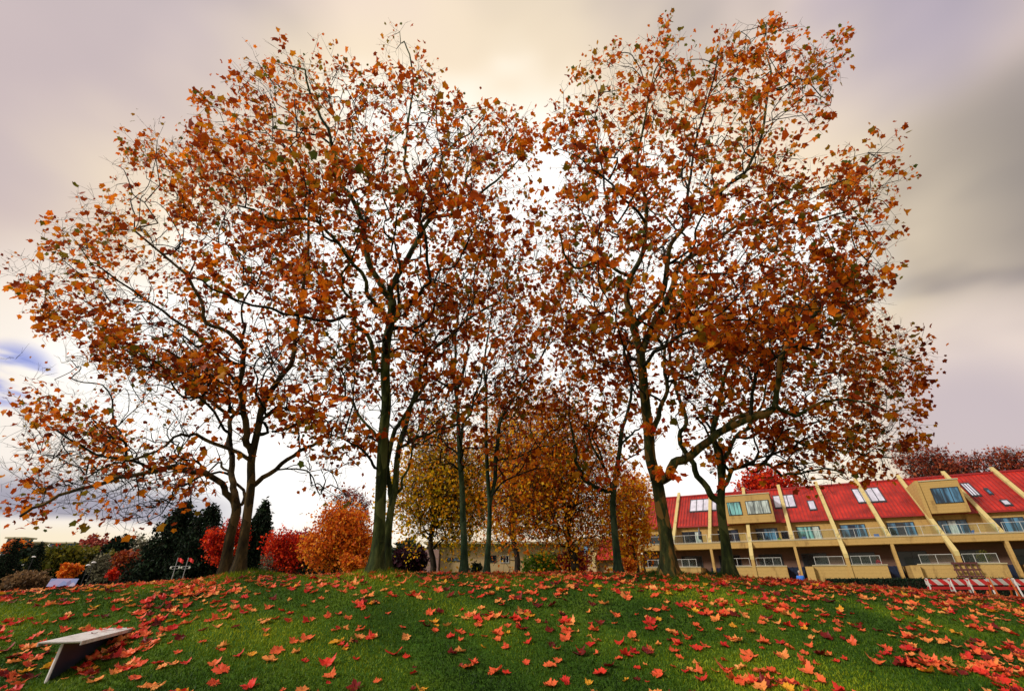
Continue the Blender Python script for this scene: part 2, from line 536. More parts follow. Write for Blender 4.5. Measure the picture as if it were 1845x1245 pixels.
class Tubes:
    def __init__(self): self.v = []; self.f = []; self.n = 0

    def chain(self, pts, rad, k, lobes=None):
        n = len(pts)
        d = np.empty_like(pts)
        d[1:-1] = pts[2:] - pts[:-2] if n > 2 else d[1:-1]
        d[0] = pts[1] - pts[0]; d[-1] = pts[-1] - pts[-2]
        d = unit(d)
        ref = np.array([0.3, -.9, .1]) if abs(d[0][1]) < .8 else np.array([1., 0, 0])
        u = unit(ref - d * (d @ ref)[:, None])
        s = np.cross(d, u)
        a = np.arange(k) * math.tau / k
        rr = rad[:, None] * np.ones(k)[None]
        if lobes is not None:
            rr = rr * (1 + lobes[:, None] * (.5 * np.cos(5 * a + 1.0) + .35 * np.cos(3 * a + 2.2) + .3)[None])
        V = pts[:, None] + rr[..., None] * (np.cos(a)[None, :, None] * u[:, None] + np.sin(a)[None, :, None] * s[:, None])
        i = np.arange(n - 1)[:, None] * k; j = np.arange(k)[None]; j2 = (j + 1) % k
        F = np.stack([i + j, i + j2, i + k + j2, i + k + j], -1).reshape(-1, 4) + self.n
        self.v.append(V.reshape(-1, 3)); self.f.append(F); self.n += n * k

    def segs(self, a, b, r0, r1):
        """many thin three-sided twigs at once"""
        n = len(a)
        if n == 0: return
        d = unit(b - a)
        ref = np.where(np.abs(d[:, 2:3]) < .8, np.array([[0, 0, 1.]]), np.array([[1., 0, 0]]))
        u = unit(np.cross(d, ref)); s = np.cross(d, u)
        an = np.arange(3) * math.tau / 3
        ring = np.cos(an)[None, :, None] * u[:, None] + np.sin(an)[None, :, None] * s[:, None]
        V = np.concatenate([a[:, None] + ring * r0, b[:, None] + ring * r1], 1)
        base = np.arange(n)[:, None, None] * 6
        T = np.array([(0, 1, 4, 3), (1, 2, 5, 4), (2, 0, 3, 5)])[None]
        self.v.append(V.reshape(-1, 3)); self.f.append((base + T).reshape(-1, 4) + self.n); self.n += n * 6

    def build(self, name, mat, parent):
        if not self.v: return None
        return link(name, fast_mesh(name, np.vstack(self.v), [np.vstack(self.f)], smooth=True), mat, parent)


def grow_tree(root_obj, limbs, attract, bark, leafmat, n_leaf, leaf_size, bf=.35, twigs=2, twig_len=.5,
              r_tip=.010, expo=2.4, leaf_rnd=None, tmpl=LT, tf=LF, k_main=14, wob=.10, min_trunk=.05, twig_r=.0050,
              leaf_sigma=.12, free_low=False, rmax=None, droop=.5, lean=(0, 0, .10)):
    """limbs: list of (points (n,3), r0, r1, parent_limb or None). world coordinates, tree root object at origin of world rotation 0."""
    off = np.array(root_obj.location)
    pos = []; par = []; fixr = []; plen = []; limb_nodes = []
    for (pts, r0, r1, parent) in limbs:
        pts = np.asarray(pts, float)
        sm, rr = catmull(pts, np.linspace(r0, r1, len(pts)), 3)
        if parent is not None and len(sm) > 3:
            wb = rng.normal(0, 1, sm.shape); wb[0] = 0
            wb = (wb + np.roll(wb, 1, 0)) * .5
            sm = sm + wb * (.035 + .06 * rr[:, None])
        ids = []
        if parent is not None:
            pn = limb_nodes[parent]
            dist = [np.linalg.norm(pos[q] - sm[0]) for q in pn]
            prev = pn[int(np.argmin(dist))]
            # start the limb inside its parent
            ids_start = 1 if min(dist) < .25 else 0
            rr = np.minimum(rr, fixr[prev] * .95)
        else:
            prev = -1; ids_start = 0
        for q in range(ids_start, len(sm)):
            pos.append(sm[q]); par.append(prev); fixr.append(rr[q])
            plen.append(0 if prev < 0 else plen[prev] + np.linalg.norm(sm[q] - pos[prev]))
            prev = len(pos) - 1; ids.append(prev)
        limb_nodes.append(ids)
    ns = len(pos)
    A = np.asarray(attract, float); na = len(A)
    allp = np.vstack([np.array(pos), A]); N = len(allp)
    par = np.array(par + [-1] * na); path = np.array(plen + [0.0] * na)
    fix = np.array(fixr + [0.0] * na)
    # greedy tree: each target joins where distance + bias * path length is smallest
    S = np.array(pos)
    r_base = fixr[0]
    usable = np.array([z > off[2] + (1.8 if free_low else 2.6) and (free_low or fixr[i_] < .82 * r_base) for i_, z in enumerate(S[:, 2])])
    if usable.sum() < 4: usable[len(usable) // 2:] = True
    D = np.linalg.norm(A[:, None] - S[None], axis=2) + bf * path[:ns][None] + (~usable)[None] * 100 + .8 * np.maximum(0, S[None, :, 2] - A[:, None, 2])
    best = D.min(1); bp = D.argmin(1)
    left = np.ones(na, bool); order = []
    for _ in range(na):
        j = int(np.argmin(np.where(left, best, 1e9)))
        left[j] = False
        g_ = ns + j
        par[g_] = bp[j]; path[g_] = path[bp[j]] + np.linalg.norm(A[j] - allp[bp[j]])
        order.append(g_)
        c = np.linalg.norm(A - A[j], axis=1) + bf * path[g_] + .3 * np.maximum(0, A[j, 2] - A[:, 2])
        u = left & (c < best)
        best[u] = c[u]; bp[u] = g_
    # radii by the pipe rule
    kids = [[] for _ in range(N)]
    for q in range(N):
        if par[q] >= 0: kids[par[q]].append(q)
    acc = np.zeros(N)
    for q in list(reversed(order)) + list(range(ns - 1, -1, -1)):
        pass
    seq = list(range(ns)) + order
    for q in reversed(seq):
        acc[q] += r_tip ** expo if not kids[q] else 0
        if par[q] >= 0: acc[par[q]] += acc[q]
    rad = acc ** (1 / expo)
    rad[:ns] = fix[:ns]
    for q in order:
        if rad[q] > rad[par[q]] * .85: rad[q] = rad[par[q]] * .85
    trunk, branch = Tubes(), Tubes()
    # chains
    heads = [q for q in range(N) if par[q] < 0]
    for q in range(N):
        if len(kids[q]) > 1:
            kk = sorted(kids[q], key=lambda c: (-(c < ns and q < ns and c == q + 1), -rad[c]))
            kids[q] = kk
    stack = [(h, -1) for h in heads]
    while stack:
        h, p = stack.pop()
        ch = [p] if p >= 0 else []
        q = h
        while True:
            ch.append(q)
            for o_ in kids[q][1:]: stack.append((o_, q))
            if not kids[q]: break
            q = kids[q][0]
        if len(ch) < 2: continue
        pts = allp[ch].copy(); rr = rad[ch].copy()
        if p >= 0: rr[0] = min(rad[p], rr[1] * 1.25)
        if h >= ns:                     # grown branch: bend it a little
            L = np.linalg.norm(pts[-1] - pts[0])
            if len(pts) > 2:
                pts[1:-1] += rng.normal(0, wob * .6, (len(pts) - 2, 3))
            NP = [pts[0]]; NR = [rr[0]]
            for e_ in range(len(pts) - 1):
                Le = np.linalg.norm(pts[e_ + 1] - pts[e_])
                m_ = min(8, int(Le / (wob * 5)))
                for q_ in range(1, m_ + 1):
                    u_ = q_ / (m_ + 1)
                    NP.append(pts[e_] * (1 - u_) + pts[e_ + 1] * u_ + rng.normal(0, wob * .55, 3) + np.array([0, 0, .10 * Le * 4 * u_ * (1 - u_)]))
                    NR.append(rr[e_] * (1 - u_) + rr[e_ + 1] * u_)
                NP.append(pts[e_ + 1]); NR.append(rr[e_ + 1])
            pts = np.array(NP); rr = np.array(NR)
        sub = 1 if (h < ns and rr.max() > .03) else 2
        P2, R2 = catmull(pts, rr, sub)
        if h < ns and rr.max() > min_trunk:
            lob = None
            if p < 0:
                hh = P2[:, 2] - off[2]
                fl = np.exp(-np.maximum(hh, -.1) / .30)
                R2 = R2 * (1 + .62 * fl)
                lob = .30 * fl + .06
            trunk.chain(P2, R2, k_main, lob)
        else:
            branch.chain(P2, R2, 6 if rr.max() > .03 else 4)
    # twigs and leaves
    nodes = np.array(order)
    base = np.repeat(allp[nodes], twigs, 0)
    outw = unit(np.repeat(allp[nodes] - allp[par[nodes]], twigs, 0))
    dirs = unit(outw * .7 + rng.normal(0, .75, outw.shape) + np.array(lean))
    ln = twig_len * (.5 + .9 * rng.random(len(base)))
    mid = base + dirs * ln[:, None] * .5 + rng.normal(0, .03, base.shape)
    tip = base + dirs * ln[:, None] + rng.normal(0, .05, base.shape)
    branch.segs(base, mid, twig_r, twig_r * .8); branch.segs(mid, tip, twig_r * .8, twig_r * .5)
    m0 = mid + unit(dirs + rng.normal(0, .8, dirs.shape)) * ln[:, None] * .5
    branch.segs(mid, m0, twig_r * .7, twig_r * .45)
    ends = np.vstack([tip, m0, base + (tip - base) * .75])
    wgt = rng.random(len(ends)) ** 3.0 * (.15 + np.clip(np.sin(ends[:, 0] * 2.7 + 1.1) * np.sin(ends[:, 1] * 2.2 + ends[:, 2]) + np.sin(ends[:, 2] * 2.5 + ends[:, 0]), 0, 2)) if leaf_rnd else np.ones(len(ends))
    pick = rng.choice(len(ends), n_leaf, p=wgt / wgt.sum())
    cen = ends[pick] + rng.normal(0, leaf_sigma, (n_leaf, 3))
    sz = leaf_size * np.exp(np.clip(rng.normal(0, .36, n_leaf), -1, .62))
    far = np.linalg.norm(cen - np.array([0, 0, EYE]), axis=1) > 5.0
    cen, sz = cen[far], sz[far]
    rr = leaf_rnd(cen) if leaf_rnd else None
    lo = np.array(root_obj.location)
    for T in (trunk, branch):
        T.v = [v - lo for v in T.v]
    trunk.build('trunk', bark, root_obj)
    branch.build('branches', BARK_TWIG_SHADE if leaf_rnd else bark, root_obj)
    leaf_cloud('crown', cen - lo, sz, leafmat, root_obj, tmpl, tf, droop=droop, rnd=rr)
    return cen
# ------------------------------------------------------------------ the plane trees on the mound
AUT = [(0.0, (.16, .022, .006)), (.13, (.45, .066, .007)), (.30, (.82, .165, .008)), (.54, (.90, .275, .012)),
       (.68, (.58, .250, .014)), (.79, (.28, .175, .014)), (.90, (.19, .165, .016)), (1.0, (.10, .130, .020))]
M_LEAF = mat_leaf('plane_leaf', AUT, .45, spec=.08)


def leaf_tone(warm):
    """olive towards the outer top, redder low down in the middle: the real mix of the leaves"""
    def f(c):
        h = c[:, 2]
        r = rng.random(len(c)) ** (1.0 + warm)
        patch = .5 + .5 * np.sin(c[:, 0] * 1.3 + 2 * np.sin(c[:, 2] * .7)) * np.cos(c[:, 1] * 1.1 + c[:, 2] * .5)
        r = r * (.66 + .4 * patch) + .10 * np.clip((h - 8) / 8, 0, 1)
        red = rng.random(len(c)) < .12
        r[red] *= .5
        return np.clip(r, 0, 1)
    return f


def plane_tree(label, base_px, Y, limbs, poly, n_att, n_leaf, bark, lean=-1.6, depth=4.0, warm=.35, leaf=.110, bf=.32,
               zmin=3.0, seed=1, hang=None, ymin=6.2):
    global rng
    rng = np.random.default_rng(seed)
    b = P(base_px[0], base_px[1], Y)
    gz = float(th(b[0], b[1]))
    root = empty('plane_tree', (b[0], b[1], gz))
    tag(root, label, 'tree', 'plane trees on the grass mound')
    L = []
    tops = {}

    def depth_at(py, extra):
        # crowns lean forward a little with height
        f = max(0.0, (900 - py) / 850.0)
        return Y + lean * f + extra

    for (pts, r0, r1, parent, dy) in limbs:
        n = len(pts)
        r0, r1 = r0 * (.61 if parent is None else .80), max(.018, r1 * (.72 if parent is None else .9))
        if parent is None:
            e0 = 0.0
            w_ = [np.array([b[0], b[1], gz - .3]), np.array([b[0], b[1], gz + .02])]
            q = pts[1:]
            off0 = 0.0
        else:
            w_ = []
            q = pts
            # depth offset of the parent where this limb leaves it
            pp = limbs[parent]
            j = int(np.argmin([abs(a[0] - pts[0][0]) + abs(a[1] - pts[0][1]) for a in pp[0]]))
            off0 = tops[parent][0] + (tops[parent][1] - tops[parent][0]) * j / max(1, len(pp[0]) - 1)
        tops[len(L)] = (off0, off0 + dy)
        for k, (x, y) in enumerate(q):
            u = (k / max(1, len(q) - 1)) ** 1.2
            w_.append(P(x, y, depth_at(y, off0 + dy * u)))
        L.append((np.array(w_), r0, r1, parent))
    # targets for the branches inside the crown
    poly = [(float(a), float(c)) for a, c in poly]
    pa = np.array(poly)
    A = []
    while len(A) < n_att:
        m = 4000
        x = pa[:, 0].min() - 10 + rng.random(m) * (np.ptp(pa[:, 0]) + 20)
        y = pa[:, 1].min() - 10 + rng.random(m) * (np.ptp(pa[:, 1]) + 20)
        ins = in_poly(x, y, poly)
        x, y = x[ins], y[ins]
        dd = poly_dist(x, y, poly)
        keep = rng.random(len(x)) < np.clip(.35 + dd / 90.0, 0, 1)
        x, y, dd = x[keep], y[keep], dd[keep]
        hd = depth * np.clip(.25 + np.sqrt(dd / 160.0), 0, 1.0)
        for X_, Y_, H_ in zip(x, y, hd):
            yy = depth_at(Y_, 0) + H_ * (rng.random() * 2 - 1) * .95 + .10 * H_
            if yy < ymin: continue
            # clumping
            p = P(X_, Y_, yy)
            cl = math.sin(p[0] * 1.9 + 1.3 * seed) + math.sin(p[1] * 2.3 + p[2]) + math.sin(p[2] * 1.7 + .5 * p[0])
            if cl < -.5 and rng.random() < .85: continue
            if p[2] < zmin: continue
            A.append(p)
            if len(A) >= n_att: break
    grow_tree(root, L, A, bark, M_LEAF, int(n_leaf * 1.12), leaf, bf=bf, leaf_rnd=leaf_tone(warm))
    return root


T1A = [
    ([(407, 1027), (415, 965), (426, 923), (424, 905)], .19, .16, None, 0),
    ([(424, 905), (413, 893), (402, 874), (381, 856), (345, 850), (313, 843), (280, 851), (215, 860), (176, 872), (127, 884), (80, 905), (30, 935)], .11, .03, 0, -2.2),
    ([(424, 905), (421, 880), (418, 851), (415, 809), (413.5, 783), (418, 755), (433, 735), (438, 700)], .12, .05, 0, 1.5),
    ([(418, 760), (397, 734), (371, 715), (358, 682), (332, 656), (300, 630)], .07, .03, 2, -1.5),
    ([(426, 915), (436, 905), (440, 890), (425, 868), (410, 850), (395, 835)], .06, .035, 0, .6),
    ([(280, 851), (240, 830), (190, 822), (140, 800), (90, 770)], .05, .02, 1, -1.0),
]
T1A_POLY = [(20, 640), (60, 690), (35, 740), (22, 790), (15, 945), (90, 925), (150, 925), (230, 965), (330, 930), (390, 875), (450, 800), (430, 650), (350, 580), (200, 600), (110, 640)]
T1B = [
    ([(431, 1025), (438, 981), (446, 926), (452.5, 874), (452.5, 835), (457, 809), (465.5, 770), (472, 734), (488, 705), (508, 676), (527, 650), (534, 590), (545, 540), (547, 510), (555, 461), (556, 396), (560, 330)], .205, .045, None, 0),
    ([(455, 820), (446, 799), (443, 770), (436, 731), (430, 698), (434.6, 659), (438, 630), (410, 598), (374, 585), (365, 549), (340, 500)], .12, .04, 0, -1.2),
    ([(452, 880), (462, 873), (485, 851), (514, 829), (553, 806), (573, 793), (592, 780), (605, 760)], .095, .035, 0, 1.6),
    ([(470, 765), (475, 754), (501, 737), (537, 734), (573, 715), (600, 700)], .06, .025, 0, 1.8),
    ([(457, 830), (443, 825), (394, 803), (358, 786), (329, 783), (280, 812), (220, 830)], .07, .025, 0, -2.0),
    ([(434, 659), (400, 640), (350, 600), (290, 560), (230, 520), (180, 480)], .06, .02, 1, -1.5),
    ([(486, 850), (500, 845), (545, 845), (562, 860), (575, 890)], .035, .015, 2, .8),
]
T1B_POLY = [(22, 480), (70, 440), (140, 372), (200, 345), (188, 298), (275, 218), (360, 240), (460, 300), (570, 350), (625, 500), (600, 650), (650, 760), (660, 860), (610, 915), (545, 900), (500, 800), (420, 790), (330, 700), (200, 660), (80, 600), (25, 560)]
T2 = [
    ([(677, 1022), (681.5, 977), (685, 913), (688, 833), (691, 778), (696, 730), (694, 680), (696, 621), (704, 580), (707, 544)], .235, .15, None, 0),
    ([(707, 544), (693, 525), (673.5, 490), (660.6, 457), (657, 412), (641, 374), (628, 348), (608, 313), (605, 287), (595, 248), (580, 210), (563, 183), (550, 130)], .115, .03, 0, -.8),
    ([(707, 548), (706, 518), (725, 480), (747, 441), (757, 425), (780, 393), (821, 383), (860, 355), (895, 329), (924, 303)], .12, .03, 0, 1.2),
    ([(757, 425), (754, 380), (738, 319), (730, 280), (741, 183), (741, 117), (728, 75)], .07, .015, 2, -1.0),
    ([(757, 425), (790, 365), (790, 296), (820, 262), (855, 231), (875, 205)], .06, .015, 2, 1.0),
    ([(821, 383), (855, 296), (907, 273), (930, 240)], .05, .015, 2, .6),
    ([(692, 665), (680, 663), (667, 615), (641, 586), (638, 560), (637, 550), (619, 518), (619, 493)], .085, .03, 0, -1.0),
    ([(638, 573), (612, 573), (564, 573), (532, 567), (500, 560), (475, 552), (426, 542), (394, 526), (350, 500)], .06, .02, 6, -2.0),
    ([(703, 575), (686, 554), (660, 531), (657, 505), (628, 464), (596, 425), (558, 393), (500, 397), (458, 381), (400, 361)], .085, .02, 0, -1.6),
    ([(687, 845), (675, 839), (657, 810), (628, 797), (593, 785)], .05, .02, 0, -.8),
    ([(689, 790), (680, 785), (645, 749), (628, 720), (606, 711), (564, 714)], .055, .02, 0, 1.2),
]
T2_POLY = [(345, 205), (400, 150), (440, 110), (487, 72), (530, 95), (570, 65), (650, 125), (690, 130), (700, 60), (735, 48), (765, 110), (850, 180), (950, 200), (985, 235), (980, 420), (900, 560), (800, 620), (700, 660), (640, 740), (560, 700), (470, 560), (390, 430), (330, 300)]
T2B = [
    ([(697, 1020), (699, 961), (705, 913), (712, 881), (715, 833), (721.7, 794), (731, 768), (739, 736), (754, 694), (763, 656), (780, 631), (808, 608), (821, 596), (847, 573), (879, 554), (908, 535), (918, 493), (930, 460)], .165, .03, None, 2.0),
    ([(847, 573), (852, 530), (857, 493), (869, 445), (879, 409)], .05, .02, 0, 1.0),
    ([(719, 810), (744, 791), (773, 781), (799, 772), (818, 765), (850, 740)], .06, .02, 0, 1.0),
    ([(710, 894), (720, 880), (728, 862), (738, 833), (744, 800), (760, 760)], .055, .02, 0, -.6),
    ([(706, 900), (697, 862), (706, 791), (725, 759), (735, 735), (760, 700), (770, 660), (760, 600)], .10, .03, 0, -1.0),
]
T2B_POLY = [(640, 650), (760, 480), (900, 400), (985, 380), (1000, 560), (960, 700), (850, 790), (740, 850), (620, 800), (600, 720)]
T3 = [
    ([(836, 1026), (836, 977), (834, 929), (832.6, 881), (829, 833), (826.5, 785), (824.5, 736), (821, 704), (818, 672), (821, 640), (821, 600), (830, 540)], .20, .05, None, 0),
    ([(824, 704), (834, 675), (840, 640), (844, 621), (840, 589), (850, 540), (860, 500)], .09, .03, 0, 1.0),
    ([(821, 704), (815, 698), (789, 688), (773, 675), (740, 655), (705, 637)], .07, .02, 0, -.8),
    ([(829, 820), (834, 768), (847, 746), (853, 720), (863, 698), (873, 659), (890, 610)], .07, .03, 0, .8),
]
T3_POLY = [(700, 560), (850, 450), (960, 500), (980, 650), (930, 800), (850, 850), (740, 830), (690, 720)]
T4 = [
    ([(876, 1026), (881, 961), (882, 913), (879, 865), (876, 800), (876, 752), (876, 704), (872, 660), (880, 600), (890, 540)], .17, .04, None, 0),
    ([(883, 915), (890, 865), (893.6, 817), (898.5, 768), (911, 743), (930, 714), (950, 682), (966, 656), (990, 610), (1000, 560)], .12, .03, 0, .8),
    ([(886, 890), (911, 865), (934, 855), (956, 846), (985, 840)], .05, .02, 0, -1.0),
    ([(895, 830), (927, 823), (969, 807), (1000, 800)], .05, .02, 1, .8),
    ([(905, 745), (920, 720), (950, 735), (980, 728), (1010, 740)], .04, .015, 1, -.6),
]
T4_POLY = [(850, 480), (1000, 450), (1060, 600), (1040, 780), (960, 870), (880, 850), (840, 760)]
T6 = [
    ([(1114, 1029), (1107.5, 961), (1104, 913), (1106, 884), (1110, 852), (1117, 807), (1120, 775), (1130, 746), (1138, 700), (1130, 640)], .20, .06, None, 0),
    ([(1106, 884), (1091, 884), (1059, 868), (1043, 839), (1037, 813), (1030, 780)], .10, .04, 0, -1.0),
    ([(1117, 810), (1123, 797), (1143, 778), (1160, 765)], .06, .03, 0, .8),
    ([(1100, 870), (1091, 846), (1069, 807), (1062, 768), (1056, 733), (1040, 690)], .06, .02, 1, .8),
    ([(1110, 850), (1130, 830), (1150, 815), (1180, 800)], .03, .015, 0, -.8),
]
T6_POLY = [(1000, 420), (1130, 420), (1180, 600), (1180, 760), (1150, 850), (1040, 870), (980, 780), (960, 600)]
T7 = [
    ([(1204, 1026), (1200.6, 977), (1191, 913), (1183, 865), (1171.7, 826), (1168.5, 778), (1163.7, 736), (1159, 688), (1155.7, 650), (1152, 630), (1143, 592), (1150, 580), (1168, 563), (1185, 544), (1197, 518), (1204, 461), (1210, 438), (1236, 406), (1249, 377)], .27, .06, None, -.6),
    ([(1145, 605), (1135, 570), (1130, 525), (1143, 486), (1160, 440), (1165, 380), (1150, 300), (1160, 210), (1180, 130)], .12, .02, 0, -.8),
    ([(1155, 645), (1162, 618), (1181, 576), (1204, 541), (1217, 499), (1239, 467), (1271, 445), (1297, 428), (1320, 411), (1361, 400), (1450, 403), (1520, 380)], .13, .03, 0, 1.0),
    ([(1249, 377), (1290, 350), (1330, 322), (1350, 300), (1372, 245), (1378, 181), (1388, 155), (1388, 116), (1378, 84), (1380, 45)], .06, .015, 0, .5),
    ([(1133, 500), (1120, 490), (1091, 478), (1062, 478), (1037, 483), (1017, 461), (1010, 420)], .06, .02, 1, -1.5),
    ([(1187, 868), (1197, 862), (1216.7, 836), (1239, 823), (1271, 800), (1297, 781), (1329, 765), (1368, 752), (1393, 733), (1402, 690), (1404, 657), (1420, 625), (1439, 593), (1470, 560), (1500, 520)], .155, .03, 0, -1.4),
    ([(1393, 733), (1400, 733), (1431, 749), (1451, 737), (1499, 721), (1540, 725), (1590, 740)], .07, .02, 5, -.8),
    ([(1172, 800), (1176, 768), (1184, 749), (1194, 727), (1200, 688), (1196, 640), (1205, 600)], .10, .04, 0, 1.4),
    ([(1297, 781), (1310, 765), (1330, 753), (1370, 741), (1395, 732)], .06, .05, 5, .3),
    ([(1170, 300), (1110, 400), (1091, 338), (1080, 280), (1050, 200)], .04, .015, 1, -.5),
    ([(1236, 406), (1240, 340), (1250, 270), (1270, 200), (1290, 120)], .05, .015, 0, -.8),
    ([(1361, 400), (1420, 360), (1480, 340), (1540, 320), (1590, 290)], .045, .015, 2, -.3),
]
T7_POLY = [(985, 190), (1020, 150), (1040, 120), (1090, 105), (1150, 78), (1200, 58), (1250, 90), (1290, 40), (1350, 14), (1430, 18), (1445, 80), (1515, 65), (1525, 130), (1500, 200), (1440, 255), (1450, 295), (1540, 270), (1600, 252), (1628, 320), (1600, 400), (1600, 480), (1560, 600), (1400, 680), (1250, 700), (1100, 720), (1000, 600), (975, 400), (990, 290)]
T8 = [
    ([(1313, 1026), (1306.7, 977), (1300, 929), (1298.7, 897), (1300, 865), (1294, 820), (1284, 778), (1294, 740), (1303, 688), (1320, 640), (1342, 597), (1370, 573), (1403, 572), (1450, 585)], .225, .03, None, 0),
    ([(1300, 905), (1284, 894), (1265, 868), (1249, 839), (1233, 810), (1223, 785), (1236, 759), (1226, 727), (1217, 688), (1207, 640), (1215, 590)], .125, .04, 0, .8),
    ([(1300, 870), (1308, 820), (1319, 794), (1342, 775), (1360, 750), (1375, 720), (1385, 660)], .09, .03, 0, 1.2),
    ([(1301, 885), (1307, 871), (1323, 846), (1345, 837), (1374, 836), (1400, 846), (1413, 855), (1432, 852), (1470, 845), (1520, 850)], .085, .02, 0, -1.2),
    ([(1330, 785), (1342, 790), (1390, 773), (1451, 801), (1500, 810), (1560, 820), (1610, 825)], .06, .015, 2, -1.2),
    ([(1342, 597), (1365, 560), (1366, 520), (1380, 480)], .05, .02, 0, .5),
    ([(1450, 585), (1500, 600), (1560, 620), (1620, 640), (1660, 650)], .035, .012, 0, -1.0),
    ([(1385, 660), (1440, 680), (1500, 670), (1570, 680), (1630, 700)], .04, .012, 2, -.6),
]
T8_POLY = [(1180, 560), (1350, 480), (1580, 470), (1590, 560), (1640, 598), (1678, 645), (1672, 700), (1635, 740), (1660, 745), (1640, 810), (1615, 850), (1550, 865), (1440, 880), (1350, 860), (1250, 820), (1190, 720)]

plane_tree('leftmost plane tree, its slim brown trunk forking low with a long limb reaching left', (407, 1027), 13.2, T1A, T1A_POLY, 800, 2300, BARK_BROWN, depth=3.2, lean=-1.5, zmin=2.2, seed=11)
plane_tree('brown barked plane tree whose straight trunk stands right beside the leftmost tree', (431, 1025), 12.8, T1B, T1B_POLY, 1150, 6300, BARK_BROWN, depth=3.6, lean=-2.8, zmin=2.6, seed=12)
plane_tree('tallest plane tree left of centre, thick green grey trunk on a grassy bump', (677, 1022), 11.8, T2, T2_POLY, 1450, 10500, BARK_GREEN, depth=3.6, lean=-2.8, seed=13)
plane_tree('dark slender plane trunk leaning right from just behind the thick green grey trunk', (697, 1020), 12.6, T2B, T2B_POLY, 550, 1900, BARK_GREEN, depth=2.5, lean=0, seed=14)
plane_tree('mossy straight plane tree in the middle, left one of the close central pair', (836, 1026), 16.5, T3, T3_POLY, 480, 1300, BARK_MOSS, depth=3, lean=0, seed=15, leaf=.14)
plane_tree('plane tree forking low into two slim stems, right one of the central pair', (876, 1026), 18, T4, T4_POLY, 500, 1500, BARK_MOSS, depth=3, lean=0, seed=16, leaf=.14)
t6 = plane_tree('dark mossy plane tree with y shaped fork, between central and right pairs', (1114, 1029), 16.0, T6, T6_POLY, 500, 1600, BARK_MOSS, depth=3, lean=0, seed=17, leaf=.14)
t7 = plane_tree('big right hand plane tree with orange patched trunk and one heavy limb sweeping right', (1204, 1026), 11.8, T7, T7_POLY, 1600, 13500, BARK_ORANGE, depth=3.6, lean=-2.8, seed=18)
t8 = plane_tree('rightmost plane tree, olive trunk splitting into many limbs in front of the red roofs', (1313, 1026), 13.6, T8, T8_POLY, 1250, 7300, BARK_GREEN, depth=3.2, lean=-1.5, zmin=3.0, seed=19)

# fresh vivid shoots low on three of the trunks
M_SHOOT = mat_leaf('vivid_shoot_leaf', [(0, (.70, .05, .012)), (.4, (.92, .13, .012)), (.75, (.95, .26, .012)), (1, (.95, .48, .03))], .45, spec=.1)
rng = np.random.default_rng(44)
for tr_, Yt, spots in ((t6, 15.2, [(1092, 868, 26, .30), (1118, 845, 20, .26), (1078, 858, 14, .22), (1135, 838, 12, .2), (1055, 800, 12, .25)]),
                       (t7, 11.0, [(1172, 768, 14, .14), (1187, 778, 10, .10), (1181, 848, 12, .10), (1207, 853, 14, .12), (1163, 700, 8, .12), (1240, 800, 8, .12)]),
                       (t8, 12.7, [(1292, 836, 12, .14), (1327, 830, 14, .16), (1302, 872, 8, .08)])):
    o0 = np.array(tr_.location)
    for (x, y, n, sg) in spots:
        c_ = P(x, y, Yt)
        q_ = c_ + rng.normal(0, sg, (n, 3)) * np.array([1, .7, .8]) - o0
        sh_ = leaf_cloud('leafy_shoot', q_, .15 * (.7 + .6 * rng.random(n)), M_SHOOT, tr_, LT, LF)
        tw_ = Tubes(); tw_.segs(np.repeat((c_ + [0, .55, -.15] - o0)[None], n, 0), q_, .006, .003); tw_.build('twig', BARK_DARK, sh_)
# ------------------------------------------------------------------ trees and shrubs behind the mound
rng = np.random.default_rng(99)


def ramp5(a, b, c):
    return [(0, [q * .5 for q in a]), (.25, a), (.6, b), (.9, c), (1, [min(1, q * 1.2) for q in c])]


ML = {}


def lm(key, a, b, c, tr=.45):
    if key not in ML: ML[key] = mat_leaf('leaf_' + key, ramp5(a, b, c), tr, spec=.03 if tr < .2 else .15)
    return ML[key]


